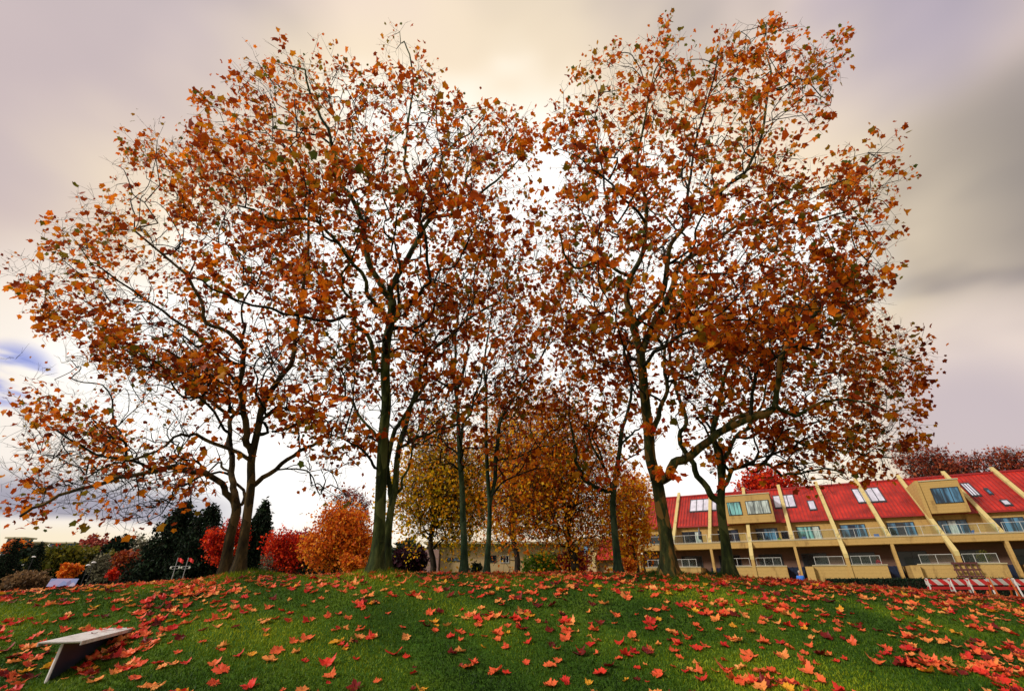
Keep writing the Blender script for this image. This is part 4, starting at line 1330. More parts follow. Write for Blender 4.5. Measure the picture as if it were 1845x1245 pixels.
# small low wing at the left end with its own red roof
sa, _ = fhit(1076, 1000, 1.0)
m = MB()
m.prism([(.2, H(2.9)), (4.2, H(6.1)), (4.2, H(5.9)), (.2, H(2.7))], 0, sa, S0 - .2)
s = sa
while s < S0 - .3:
    m.prism([(.18, H(2.88)), (4.2, H(6.09)), (4.2, H(6.17)), (.18, H(2.97))], 0, s, s + .05); s += .42
m.build('wing_roof', M_ROOF, apt)
m = MB()
m.prism([(-.05, H(2.3)), (-.05, H(2.9)), (4.4, H(6.5)), (4.4, H(5.9))], 0, sa - .4, sa - .02)
m.build('sloping_beam', M_CREAM, apt)
m = MB()
m.box((sa, 1.4, 0), (S0 - .02, 9, H(3.4)))
m.box((-14.0, .8, 0), (sa - .42, 9, H(5.9)))
m.box((sa - .40, .3, 0), (sa - .03, 1.2, H(2.9)))
m.build('wing_wall', M_PINK, apt)
window('window', sa + .5, S0 - .8, H(-.6), H(.9), 1.4, 3, M_SLATE)
a, h1 = fhit(1036, 984, .8); b_, h0 = fhit(1062, 997, .8)
window('window', a, b_, H(h0), H(h1), .8, 2, G_BLUE)
a, h1 = fhit(1063, 1022, .8); b_, h0 = fhit(1073, 1029, .8)
window('window', a, b_, H(-.5), H(.8), .8, 1, G_DARK)


def on_building(s, d, h):
    q = BO + s * BU + d * BB
    return (q[0], q[1], EYE + h)


# ------------------------------------------------------------------ low beige building in the middle
Yc = 60.0
gx = P(770, 1020, Yc)[0]; gx1 = P(1046, 1020, Yc)[0]
gz = float(th(0, Yc)) - .1
low = empty('low_building', ((gx + gx1) / 2, Yc, gz))
tag(low, 'low pale tan building with white framed window behind the central pair of trunks', 'building')
X0, X1 = gx - (gx + gx1) / 2, gx1 - (gx + gx1) / 2
zt = EYE - gz + 3.9
m = MB()
m.box((X0 + 1.5, 0, 1.42), (X1, 11, zt))
m.build('wall', M_PINK, low)
m = MB(); m.box((X0 + 1.4, -.12, 0), (X1 + .05, 11, 1.30)); m.box((X0 + 1.4, -.16, 1.301), (X1 + .05, 11, 1.418), 0)
m.build('plinth', M_LEDGE, low)
m = MB(); m.box((X0 - .3, -.8, 0), (X0 + 1.39, 11, zt - .6))
m.build('projecting_wall', mat_siding('mauve_wall', (.30, .19, .17), (.16, .10, .10), 1.0), low)
m = MB(); m.box((X0 - .5, -1.0, zt + .002), (X1 + .2, 11.3, zt + .25))
m.build('roof', M_LEDGE, low)
cx = (gx + gx1) / 2


def wpx(pxa, pxb, pya, pyb, n, glass, fm=None):
    a = P(pxa, pya, Yc); b = P(pxb, pyb, Yc)
    window('window', a[0] - cx, b[0] - cx, b[2] - gz, a[2] - gz, 0, n, glass, parent=low, frame=fm)


wpx(881, 894, 1000, 1013, 2, G_DARK)
wpx(901, 917, 1000, 1014, 3, G_DARK, M_RAIL)
wpx(806, 832, 1004, 1011, 3, G_BLUE)
wpx(958, 974, 998, 1010, 2, G_DARK)

# ------------------------------------------------------------------ distant buildings on the left skyline
def far_building(label, pa, pb, py_t, Y, wallm, glassm, rows, cols, name='distant_building'):
    a = P(pa, py_t, Y); b = P(pb, py_t, Y)
    g_ = float(th((a[0] + b[0]) / 2, Y))
    w_ = b[0] - a[0]; h = a[2] - g_
    r = empty(name, ((a[0] + b[0]) / 2, Y, g_))
    tag(r, label, 'building')
    m = MB(); m.box((-w_ / 2, 0, 0), (w_ / 2, w_ * .6, h)); m.build('wall', wallm, r)
    m = MB(); m.box((-w_ / 2 - .8, -1, h + .01), (w_ / 2 + .8, w_ * .6 + 1, h + .7)); m.build('roof', M_LEDGE, r)
    for k in range(rows):
        for c in range(cols):
            m = MB()
            x = -w_ / 2 + w_ * (c + .12) / cols; z = h - 1.0 - 3.4 * k
            m.box((x, -.12, z - 2.0), (x + w_ * .78 / cols, -.01, z))
            m.build('window', glassm, r)


M_GREYW = mat_simple('grey_render', (.20, .22, .24), .8)
far_building('grey flat roofed building on the skyline at the left edge', 14, 44, 970, 260, M_GREYW, G_DARK, 3, 5)
far_building('pale tan distant building between two dark conifers', 50, 74, 978, 270, M_PINK, G_DARK, 2, 4)
far_building('blue glazed distant building left of the dull red tree', 90, 134, 979, 290, mat_simple('blue_cladding', (.05, .12, .30), .4), G_BLUE, 3, 7)
# ------------------------------------------------------------------ things on and round the mound
rng = np.random.default_rng(21)
M_WHITE = mat_simple('white_paint', (.78, .77, .74), .45, var=.08)
M_ORANGE = mat_simple('orange_plastic', (.80, .18, .02), .45, var=.1)
M_REDP = mat_simple('red_plastic', (.70, .03, .03), .45, var=.1)
M_STEEL = mat_simple('grey_steel', (.30, .31, .33), .4, metal=.6)
M_BLACK = mat_simple('black_rubber', (.015, .015, .018), .7)

# bench: a flat metal seat on one upright fin, its far end running into the slope
a0, a1 = P(68, 1157, 6.9), P(129, 1158.7, 6.87)
f0 = P(215, 1125, 9.55)
d = unit((f0 - a0) * np.array([1, 1, 0]))
L = 3.35
sidev = unit(np.array([d[1], -d[0], 0]))
wdt = .46
mid = a0 + sidev * wdt / 2
gzb = float(th(mid[0], mid[1]))
seat_z = a0[2]
bench = empty('park_bench', (mid[0], mid[1], gzb), math.atan2(d[1], d[0]))
tag(bench, 'metal bench with pale flat seat on a dark upright fin at bottom left', 'bench')
zs = seat_z - gzb
m_seat, t = newmat('bench_seat_metal')
co = t.n('ShaderNodeTexCoord').outputs['Object']
nz = t.n('ShaderNodeTexNoise', {'Vector': co, 'Scale': 4.0, 'Detail': 5.0, 'Roughness': .7}).outputs[0]
c = t.ramp(nz, [(.33, (.34, .31, .28)), (.45, (.66, .64, .62)), (.7, (.78, .78, .79))])
out(t, t.n('ShaderNodeBsdfPrincipled', {'Base Color': c, 'Roughness': .5, 'Metallic': .15}).outputs[0])
m_fin = mat_simple('bench_fin_metal', (.045, .05, .085), .35, metal=.3, var=.35, scale=1.5)
m = MB()
m.box((0, -wdt / 2, zs - .012), (L, wdt / 2, zs))
m.box((0, -wdt / 2, zs - .045), (L, -wdt / 2 + .012, zs - .0121)); m.box((0, wdt / 2 - .012, zs - .045), (L, wdt / 2, zs - .0121))
m.build('seat', m_seat, bench)
m = MB()
m.prism([(.10, zs - .0125), (-.02, -.35), (L - .1, -.35), (L - .1, zs - .0125)], 1, -.012, .012)
m.build('upright_fin', m_fin, bench)
m = MB()
m.tube([(.098, 0, zs - .013), (-.025, 0, -.35)], .018, 8)
m.tube([(.09, -.2, zs - .02), (.09, .2, zs - .02)], .012, 6)
m.build('edge_tube', m_seat, bench)

# ---------------------------------------------------------------- fallen leaves
FT2 = []
half = [(0, -.02), (.12, .03), (.33, -.05), (.33, .07), (.45, .15), (.39, .24), (.60, .35), (.53, .43), (.64, .58), (.47, .58), (.40, .65), (.26, .58), (.24, .69), (.27, .79), (.12, .85)]
full = half + [(0, 1.02)] + [(-x, y) for x, y in half[:0:-1]]
FV0 = np.array([(x, y, 0) for x, y in full])


def fallen_shape(k):
    r_ = np.random.default_rng(400 + k)
    v = FV0.copy()
    v[:, 0] *= .95 + .2 * r_.random(); v[:, 1] -= .4
    inner = v * .5; inner2 = v * .0 + 0
    allv = np.vstack([v, inner, [[0, 0, 0]]])
    rad = np.hypot(allv[:, 0], allv[:, 1])
    an = np.arctan2(allv[:, 1], allv[:, 0])
    c1 = .25 + .7 * r_.random(); ph = r_.random() * 6.28
    allv[:, 2] = c1 * rad ** 2 * (.45 + .55 * np.cos(2 * an + ph)) + .10 * np.sin(5 * an + ph) * rad + .5 * np.maximum(0, np.cos(an + ph)) * rad ** 2
    allv[:, 2] += r_.normal(0, .035, len(allv))
    allv[:, 2] -= allv[:, 2].min() * .6
    n = len(v)
    F4 = np.array([(i, (i + 1) % n, n + (i + 1) % n, n + i) for i in range(n)])
    F3 = np.array([(n + i, n + (i + 1) % n, 2 * n) for i in range(n)])
    # stalk
    b = len(allv)
    st = np.array([(-.012, -.38, .03), (.012, -.38, .03), (.01, -.75, .10), (-.01, -.75, .10)])
    allv = np.vstack([allv, st])
    F4 = np.vstack([F4, [[b, b + 1, b + 2, b + 3]]])
    return allv, F4, F3


SHAPES = [fallen_shape(k) for k in range(9)]


def mat_fallen(name, c, c2):
    m, t = newmat(name)
    co = t.n('ShaderNodeTexCoord').outputs['Object']
    nz = t.n('ShaderNodeTexNoise', {'Vector': co, 'Scale': 2.6, 'Detail': 4.0}).outputs[0]
    ri = t.n('ShaderNodeObjectInfo').outputs['Random']
    at = t.n('ShaderNodeAttribute', attribute_name='rnd').outputs['Fac']
    base = t.mix(t.math('FRACT', t.math('ADD', ri, at)), c, c2)
    col = t.mix(t.rng(nz, .55, .75, 0, .5), base, [q * .4 for q in c])
    # veins
    sx = t.n('ShaderNodeSeparateXYZ', {0: co})
    d_ = t.n('ShaderNodeBsdfPrincipled', {'Base Color': col, 'Roughness': .5, 'Specular IOR Level': .3})
    tr = t.n('ShaderNodeBsdfTranslucent', {'Color': col})
    out(t, t.n('ShaderNodeMixShader', {0: .25, 1: d_.outputs[0], 2: tr.outputs[0]}).outputs[0])
    return m


FM = {'red': mat_fallen('fallen_red', (.78, .045, .02), (.58, .02, .02)),
      'orange red': mat_fallen('fallen_orange_red', (.86, .17, .05), (.82, .095, .035)),
      'orange': mat_fallen('fallen_orange', (.90, .27, .06), (.88, .36, .10)),
      'yellow': mat_fallen('fallen_yellow', (.85, .42, .03), (.78, .30, .02)),
      'dark red': mat_fallen('fallen_dark_red', (.22, .012, .010), (.12, .008, .008))}
CN = ['red', 'orange red', 'orange', 'yellow', 'dark red']
CW = np.array([.23, .38, .21, .06, .12])


def ground_normal(x, y):
    e = .1
    return Vector((-(float(th(x + e, y)) - float(th(x - e, y))) / (2 * e), -(float(th(x, y + e)) - float(th(x, y - e))) / (2 * e), 1)).normalized()


# positions: loose scatter plus drifts
cl = []
NC = 380
cxs = rng.uniform(-16, 17, NC); cys = 4.6 + 11.0 * rng.random(NC) ** .9
pts = []
for cx_, cy_ in zip(cxs, cys):
    wt = .45 + .65 * (cx_ > -1) + .5 * (cx_ > 3)
    k = rng.poisson(7 * wt)
    s_ = .18 + .3 * rng.random()
    pts.append(np.stack([cx_ + rng.normal(0, s_ * 1.6, k), cy_ + rng.normal(0, s_, k)], -1))
M_ = 6800
x = rng.uniform(-17, 18, M_); y = 4.6 + 11.5 * rng.random(M_)
keep = rng.random(M_) < np.where(x > -1, .62, .42) * np.where(y > 10, 1.0, .8)
pts.append(np.stack([x[keep], y[keep]], -1))
# drift round the far end of the bench and beneath it
bm_ = np.array([mid[0], mid[1]]); dv = np.array([d[0], d[1]]); sv = np.array([sidev[0], sidev[1]])
k = 150
u = rng.uniform(.6, 4.6, k); v_ = rng.normal(.50, .30, k)
pts.append(bm_ + dv * u[:, None] + sv * v_[:, None])
k = 40
pts.append(bm_ + dv * rng.uniform(-.3, 1.6, k)[:, None] + sv * rng.uniform(-.6, .9, k)[:, None])
# ridge drifts near the trees
k = 1000
x = rng.uniform(-14, 16, k); y = rng.normal(11.9, 1.1, k)
kp = rng.random(k) < np.where(x > -2, .9, .45)
pts.append(np.stack([x[kp], y[kp]], -1))
pts = np.vstack(pts)
z = th(pts[:, 0], pts[:, 1])
okv, uu, vv, dep = in_view(pts[:, 0], pts[:, 1], z, 30)
pts, z, uu, vv, dep = pts[okv], z[okv], uu[okv], vv[okv], dep[okv]
# a leaf lying where the bench fin stands would cut it: push off
rel = pts - bm_
al = rel @ dv; ac = rel @ sv
bad = (al > -.15) & (al < 2.0) & (np.abs(ac) < .12)
pts[bad] += sv * .3
z = th(pts[:, 0], pts[:, 1])
order_ = np.argsort(dep)
size = np.minimum(.110 * np.exp(rng.normal(0, .33, len(pts))), .165)
kind = rng.choice(5, len(pts), p=CW / CW.sum())
shape = rng.integers(0, 9, len(pts))
protos = {}
for c_ in range(5):
    for s_ in range(9):
        v, f4, f3 = SHAPES[s_]
        me = fast_mesh('fallen_leaf', v, [f4, f3], smooth=True, attrs={'rnd': np.zeros(len(v))})
        me.materials.append(FM[CN[c_]])
        protos[(c_, s_)] = me
inframe = [q for q in order_ if 22 < uu[q] < 1823 and vv[q] < 1222]
near = inframe[:300]


def zone(u, v):
    for lim, txt in ((75, 'left of the metal bench'), (262, 'beside the metal bench'), (480, 'below the two leftmost trunks'), (620, 'below the orange maple'),
                     (760, 'below the thick grey green trunk'), (940, 'below the central pair of trunks'), (1060, 'below the black twin trunk'),
                     (1150, 'below the mossy forked trunk'), (1255, 'below the orange patched trunk'), (1400, 'below the rightmost tree'),
                     (1530, 'below the person in blue'), (1660, 'below the dark hedge'), (9999, 'below the striped barricades')):
        if u < lim: break
    row = ', at the bottom edge' if v > 1192 else ', close to the bottom edge' if v > 1160 else ', higher up'
    return 'on grass ' + txt + row.replace(', close to the bottom', ', near the bottom')


for q in near:
    o = bpy.data.objects.new('fallen_leaf', protos[(int(kind[q]), int(shape[q]))])
    COL.objects.link(o)
    nrm = ground_normal(*pts[q])
    tl = Vector((rng.normal(0, .2), rng.normal(0, .2), 0))
    qd = (nrm + tl).normalized().to_track_quat('Z', 'Y')
    o.rotation_mode = 'QUATERNION'
    from mathutils import Quaternion
    o.rotation_quaternion = qd @ Quaternion((0, 0, 1), rng.random() * math.tau)
    o.location = (pts[q][0], pts[q][1], z[q] + .012 + .01 * rng.random())
    s_ = size[q] * 1.08; o.scale = (s_, s_, s_)
    cn = CN[int(kind[q])]
    tag(o, 'large ' + cn + ' leaf ' + zone(uu[q], vv[q]), 'leaf', 'large ' + cn + ' leaves ' + zone(uu[q], vv[q]))
ns_ = set(near)
rest = np.array([q for q in range(len(pts)) if q not in ns_])
# the rest of the carpet as one object per colour would split a mass: one mesh, five material slots
VV, F4A, F3A, RN, M4, M3 = [], [], [], [], [], []
base_ = 0
for q in rest:
    v, f4, f3 = SHAPES[int(shape[q])]
    nrm = ground_normal(*pts[q])
    tl = Vector((rng.normal(0, .2), rng.normal(0, .2), 0))
    from mathutils import Quaternion
    Rm = np.array(((nrm + tl).normalized().to_track_quat('Z', 'Y') @ Quaternion((0, 0, 1), rng.random() * math.tau)).to_matrix())
    W = (v * size[q]) @ Rm.T + np.array([pts[q][0], pts[q][1], z[q] + .012 + .01 * rng.random()])
    VV.append(W); F4A.append(f4 + base_); F3A.append(f3 + base_); RN.append(np.full(len(v), rng.random()))
    M4.append(np.full(len(f4), kind[q])); M3.append(np.full(len(f3), kind[q]))
    base_ += len(v)
me = fast_mesh('fallen_leaves', np.vstack(VV), [np.vstack(F4A), np.vstack(F3A)], smooth=True, attrs={'rnd': np.concatenate(RN)})
for c_ in CN: me.materials.append(FM[c_])
me.polygons.foreach_set('material_index', np.concatenate(M4 + M3).astype(np.int32))
o = bpy.data.objects.new('leaf_litter', me); COL.objects.link(o)
tag(o, 'small red and orange fallen leaves strewn farther up the grass to the ridge', 'leaves', kind='stuff')
# leaves on the bench seat
for k, (u, v_, c_, lab) in enumerate([(1.55, -.05, 1, 'larger orange red leaf lying on the pale bench seat'), (1.75, .08, 0, 'red leaf lying on the bench seat near its buried end'),
                                      (.95, .03, 4, 'small dark red leaf alone on the middle of the bench seat')]):
    o = bpy.data.objects.new('fallen_leaf', protos[(c_, k)]); COL.objects.link(o)
    p = mid + d * u + sidev * v_
    o.location = (p[0], p[1], seat_z + .012); s_ = (.14, .12, .07)[k]; o.scale = (s_, s_, s_ * .7); o.rotation_euler = (0, 0, k * 2.1)
    tag(o, lab, 'leaf')

# ---------------------------------------------------------------- hedge along the apartment building
hp0, hp1 = P(1488, 1044, 38), P(1850, 1044, 32)
n = 26000
u = rng.random(n)
gzh = float(th(hp0[0], 36))
hd_ = unit((hp1 - hp0) * np.array([1, 1, 0])); hn = np.array([-hd_[1], hd_[0], 0]); hl = np.linalg.norm((hp1 - hp0)[:2])
hz = 1.66 - gzh
face = rng.random(n)
lx = u * hl
ly = np.where(face < .6, rng.normal(-.6, .05, n), rng.uniform(-.6, .6, n))
lz = np.where(face < .6, rng.random(n) * hz, hz + rng.normal(0, .04, n))
hg = empty('hedge', (hp0[0], hp0[1], gzh), math.atan2(hd_[1], hd_[0]))
tag(hg, 'long dark clipped hedge running along the foot of the apartment building', 'hedge')
leaf_cloud('foliage', np.stack([lx, ly, lz], -1), .085 * (.7 + .6 * rng.random(n)), DG, hg, KT, KF)
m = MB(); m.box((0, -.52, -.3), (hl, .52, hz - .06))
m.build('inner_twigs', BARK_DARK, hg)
# concrete post between hedge and barricades
p = P(1660, 1046, 31.0); g_ = float(th(p[0], p[1]))
post = MB(); post.lathe([(.0, -.2), (.14, -.2), (.14, 1.25), (.12, 1.38), (.06, 1.44), (0, 1.45)], n=12)
po = post.build('bollard', mat_simple('concrete', (.26, .22, .19), .9, bump=.3), None, smooth=False)
po.location = (p[0], p[1], g_)
tag(po, 'brown grey concrete post at the end of the dark hedge', 'post')

# ---------------------------------------------------------------- striped barricades
m_str, t = newmat('red_white_stripes')
co = t.n('ShaderNodeTexCoord').outputs['Object']
sx = t.n('ShaderNodeSeparateXYZ', {0: co})
f = t.math('FRACT', t.math('MULTIPLY', t.math('ADD', sx.outputs[0], sx.outputs[2]), 1.9))
c = t.mix(t.math('GREATER_THAN', f, .5), (.80, .78, .74), (.75, .03, .03))
out(t, t.n('ShaderNodeBsdfPrincipled', {'Base Color': c, 'Roughness': .4}).outputs[0])


def barricade(px, Y, wid, label, legm, rot, ztop=1.66, striped=True):
    p = P(px, 1046, Y)
    g_ = float(th(p[0], Y))
    r = empty('barricade', (p[0], Y, g_), rot)
    tag(r, label, 'barricade', 'construction barricades right of the hedge')
    h = ztop - g_
    m = MB(); m.box((-wid / 2, -.06, h - .24), (wid / 2, -.03, h)); m.build('striped_board', m_str if striped else M_ORANGE, r)
    m = MB(); m.box((-wid / 2, -.055, h - .42), (wid / 2, -.03, h - .30)); m.build('lower_rail', M_REDP, r)
    for sx_ in (-1, 1):
        for sy_ in (-1, 1):
            m = MB()
            x = sx_ * (wid / 2 - .12)
            m.tube([(x + .0 * sy_, sy_ * .02, h + .03), (x + sy_ * .16, sy_ * .38, 0)], .035, 6)
            m.build('leg', legm, r)
        m = MB(); m.tube([(sx_ * (wid / 2 - .12) - .09, -.2, h * .45), (sx_ * (wid / 2 - .12) + .09, .2, h * .45)], .02, 6)
        m.build('brace', legm, r)
    return r


barricade(1690, 24.0, 1.2, 'leftmost barricade with white crossed legs and red top rail', M_WHITE, -.1)
barricade(1727, 23.6, 1.1, 'second barricade from the left, white legs, striped red and white board', M_WHITE, .05)
barricade(1762, 23.2, 1.1, 'third barricade from the left, beside the small orange cones', M_WHITE, -.06)
barricade(1800, 21.6, 1.2, 'barricade standing on bright orange legs', M_ORANGE, .1, 1.68)
barricade(1846, 22.6, 1.2, 'rightmost barricade, thick white leg cut by the picture edge', M_WHITE, 0)
for k, (px, Y, lab) in enumerate([(1727, 21.8, 'left small orange traffic cone under the barricades'), (1752, 21.6, 'middle small orange traffic cone under the barricades'), (1775, 21.4, 'right small orange traffic cone under the barricades')]):
    p = P(px, 1056, Y); g_ = float(th(p[0], Y))
    r = empty('traffic_cone', (p[0], Y, g_))
    tag(r, lab, 'cone', 'cones under the barricades')
    m = MB(); m.box((-.17, -.17, 0), (.17, .17, .03)); m.build('base', M_BLACK, r)
    m = MB(); m.lathe([(.13, .031), (.03, .7), (0, .71)], n=12); m.build('cone_body', M_ORANGE, r, smooth=True)
    m = MB(); m.lathe([(.105, .22), (.085, .36)], n=12); m.lathe([(.072, .44), (.055, .54)], n=12); m.build('white_band', M_WHITE, r)

# ---------------------------------------------------------------- flagpoles
M_GREYP = mat_simple('pale_grey_paint', (.35, .34, .36), .5)
m_flag = mat_simple('red_flag_cloth', (.75, .03, .03), .7)
for px, Y, lab in ((312, 40, 'left white flagpole with a small red flag and cross bar'), (331, 42, 'right white flagpole with a small red flag and cross bar')):
    b = P(px, 1034, Y); g_ = float(th(b[0], Y))
    topz = P(px + 6, 1004, Y)[2] - g_
    r = empty('flagpole', (b[0], Y, g_))
    tag(r, lab, 'flagpole', 'flagpoles in front of the dark conifers')
    m = MB(); m.tube([(0, 0, -.1), (0, 0, topz)], [.04, .025], 8); m.build('pole', M_GREYP, r)
    cz = P(px, 1020, Y)[2] - g_
    m = MB(); m.tube([(-.36, 0, cz - .03), (.36, 0, cz + .03)], .02, 6); m.tube([(-.3, 0, cz - .2), (.3, 0, cz - .16)], .014, 6); m.build('cross_bar', M_GREYP, r)
    for sx_ in (-1, 1):
        m = MB(); m.lathe([(0, -.16), (.05, -.15), (.07, -.04), (.02, 0)], (sx_ * .33, 0, cz - .02), 8); m.build('lamp', M_WHITE, r)
    m = MB()
    vs = []; fs = []
    for i_ in range(7):
        x = .04 + i_ * .075
        for z_ in (topz - .28, topz - .02):
            vs.append((x, .06 * math.sin(i_ * 1.1), z_ - .012 * i_ * i_ * .4))
    for i_ in range(6): fs.append((2 * i_, 2 * i_ + 2, 2 * i_ + 3, 2 * i_ + 1))
    m.add(vs, fs); m.build('flag', m_flag, r, smooth=True)

# ---------------------------------------------------------------- street lamps far left
for px, py, Y, lab in ((61, 1003, 80, 'tallest white headed street lamp by the olive tree at far left'), (42, 1018, 88, 'small street lamp against the dark trees at the left edge'),
                       (159, 1018, 72, 'left one of the two close street lamps by the pale willow'), (169, 1013, 72, 'right, taller one of the two close street lamps by the pale willow')):
    t_ = P(px, py, Y); g_ = float(th(t_[0], Y)); h = t_[2] - g_
    r = empty('street_lamp', (t_[0], Y, g_)); tag(r, lab, 'street lamp', 'street lamps round the car park')
    m = MB(); m.tube([(0, 0, 0), (0, 0, h)], [.06, .04], 8); m.build('pole', M_BLACK, r)
    m = MB(); m.lathe([(.0, -.10), (.28, -.07), (.24, .06), (.1, .13), (0, .15)], (0, 0, h), 12); m.build('lamp_head', M_WHITE, r, smooth=True)

# ---------------------------------------------------------------- painted banner wall
p0, p1 = P(80, 1050, 45), P(132, 1046, 45)
g_ = float(th((p0[0] + p1[0]) / 2, 45))
m_ban, t = newmat('painted_banner')
co = t.n('ShaderNodeTexCoord').outputs['Object']
vo = t.n('ShaderNodeTexVoronoi', {'Vector': co, 'Scale': 1.7}).outputs['Color']
vs_ = t.n('ShaderNodeSeparateColor', {0: vo}).outputs[0]
c = t.ramp(vs_, [(0, (.10, .15, .40)), (.35, (.22, .19, .42)), (.6, (.33, .27, .42)), (.75, (.42, .22, .26)), (.88, (.08, .05, .20)), (1, (.65, .30, .10))], 'CONSTANT')
out(t, t.n('ShaderNodeBsdfPrincipled', {'Base Color': c, 'Roughness': .6}).outputs[0])
ban = empty('banner_sign', ((p0[0] + p1[0]) / 2, 45, g_))
tag(ban, 'long low lilac and blue painted banner where the lawn drops away at left', 'banner')
wb = (p1[0] - p0[0]) / 2
ht_ = P(110, 1042, 45)[2] - g_
m = MB(); m.prism([(.30, ht_ - .62), (.50, ht_), (.54, ht_), (.34, ht_ - .62)], 0, -wb, wb); m.build('panel', m_ban, ban)
for sx_ in (-.8, 0, .8):
    m = MB(); m.tube([(wb * sx_, .5, -.1), (wb * sx_, .5, ht_ - .45)], .04, 6); m.build('post', M_STEEL, ban)

# ---------------------------------------------------------------- parked cars
def car(label, px, py, Y, col, rot):
    p = P(px, py, Y); g_ = float(th(p[0], Y)) + .03
    r = empty('parked_car', (p[0], Y, g_), rot)
    tag(r, label, 'car', 'cars parked below the left side of the mound')
    m = MB()
    prof = [(-2.1, .35), (-2.15, .75), (-1.9, .92), (-1.2, .98), (.75, .98), (1.9, .86), (2.15, .65), (2.15, .35)]
    m.prism(prof, 1, -.86, .86)
    b = m.build('body', mat_simple('car_paint', col, .3, var=.03), r, bevel=.05)
    m = MB()
    m.prism([(-1.75, .985), (-1.2, 1.40), (.25, 1.42), (1.0, .985)], 1, -.74, .74); m.build('cabin_glass', G_DARK, r, bevel=.04)
    m = MB(); m.prism([(-1.2, 1.43), (-1.15, 1.47), (.2, 1.48), (.25, 1.43)], 1, -.68, .68); m.build('car_roof', mat_simple('car_roof_paint', col, .3, var=.03), r)
    for wx in (-1.35, 1.35):
        for wy in (-.80, .80):
            w_ = MB(); c_ = (wx, wy, .33)
            vs = []; n = 16
            w_.tube([(wx, wy - .11, .33), (wx, wy + .11, .33)], .33, n); wo = w_.build('wheel', M_BLACK, r)
            w_ = MB(); w_.tube([(wx, wy - .12, .33), (wx, wy + .12, .33)], .19, 12); w_.build('rim', M_STEEL, wo)
    for wy in (-.6, .6):
        m = MB(); m.box((2.13, wy - .16, .62), (2.17, wy + .16, .74)); m.build('headlight', M_WHITE, r)


car('white car, leftmost of those parked below the mound', 30, 1056, 58, (.6, .6, .62), .4)
car('dark blue car parked second from the left edge', 47, 1055, 62, (.03, .04, .10), .5)
car('silver car parked beside the lilac banner', 62, 1053, 58, (.45, .46, .50), .45)
car('dark red car parked behind the white one at the left edge', 26, 1052, 70, (.16, .03, .04), .5)
car('pale car with turquoise tint glimpsed over the lawn edge', 155, 1043, 66, (.10, .55, .60), .1)

# ---------------------------------------------------------------- construction crane far right
p = P(1818, 820, 150); g_ = float(th(p[0], 150)); hh = p[2] - g_
cr = empty('tower_crane', (p[0], 150, g_)); tag(cr, 'grey lattice jib of a crane above the brown red tree at the right edge', 'crane')
m = MB()
for sx_ in (-.6, .6):
    for sy_ in (-.6, .6): m.tube([(sx_, sy_, 0), (sx_, sy_, hh + 2)], .09, 4)
for k in range(14):
    z0 = hh * k / 14; z1 = hh * (k + 1) / 14
    m.tube([(-.6, -.6, z0), (.6, -.6, z1)], .05, 4); m.tube([(.6, .6, z0), (-.6, .6, z1)], .05, 4)
m.build('mast', M_STEEL, cr)
m = MB()
for z0, y0 in ((0, -.5), (0, .5), (1.2, 0)): m.tube([(-11, y0, hh + z0 - 1.6), (14, y0, hh + z0 + 2)], .07, 4)
for k in range(20):
    x = -11 + 25 * k / 20; z_ = hh - 1.6 + 3.6 * k / 20
    m.tube([(x, -.5, z_), (x + .6, 0, z_ + 1.3), (x + 1.2, -.5, z_ + .17)], .05, 4)
m.build('jib', M_STEEL, cr)

# ---------------------------------------------------------------- balcony things
def at_b(s, d_, h): return on_building(s, d_, h)


for (sk, off, lab) in ((KS[2], -1.9, None),):
    q = at_b(KS[1] + 3.6, 1.0, 3.95)
    r = empty('patio_umbrella', q); tag(r, 'folded dark blue umbrella on the upper balcony behind the orange patched trunk', 'umbrella')
    m = MB(); m.tube([(0, 0, 0), (0, 0, 2.6)], .03, 6); m.build('pole', M_STEEL, r)
    m = MB(); m.lathe([(0, 2.55), (.10, 2.3), (.26, 1.3), (.2, 1.1), (.06, 1.05)], n=10); m.build('canopy', M_SLATE, r, smooth=True)
    m = MB(); m.lathe([(0, .0), (.25, 0.0), (.25, .07), (0, .08)], n=10); m.build('base', M_BLACK, r)


def deck_chair(s, label, h=3.955, d_=1.4):
    q = at_b(s, d_, h)
    r = empty('patio_chair', q, -.5 + rng.normal(0, .4)); tag(r, label, 'chair', 'chairs on the apartment balconies')
    mm = mat_simple('blue_chair_cloth', (.04, .10, .28), .6)
    m = MB(); m.box((-.26, -.25, .40), (.26, .25, .45)); m.build('seat', mm, r)
    m = MB(); m.prism([(.22, .46), (.26, .46), (.42, .98), (.38, 1.0)], 0, -.26, .26); m.build('backrest', mm, r)
    for sx_ in (-.23, .23):
        for sy_ in (-.22, .22):
            m = MB(); m.tube([(sx_, sy_, 0), (sx_, sy_, .40)], .02, 6); m.build('leg', M_STEEL, r)


deck_chair(KS[4] + 1.5, 'blue chair on the upper balcony left of the third long beam')
deck_chair(KS[5] + 4.0, 'blue chair on the upper balcony, right part of the bay under the large skylight')
deck_chair(KS[7] + 2.6, 'blue chair on the upper balcony below the tall dormer')


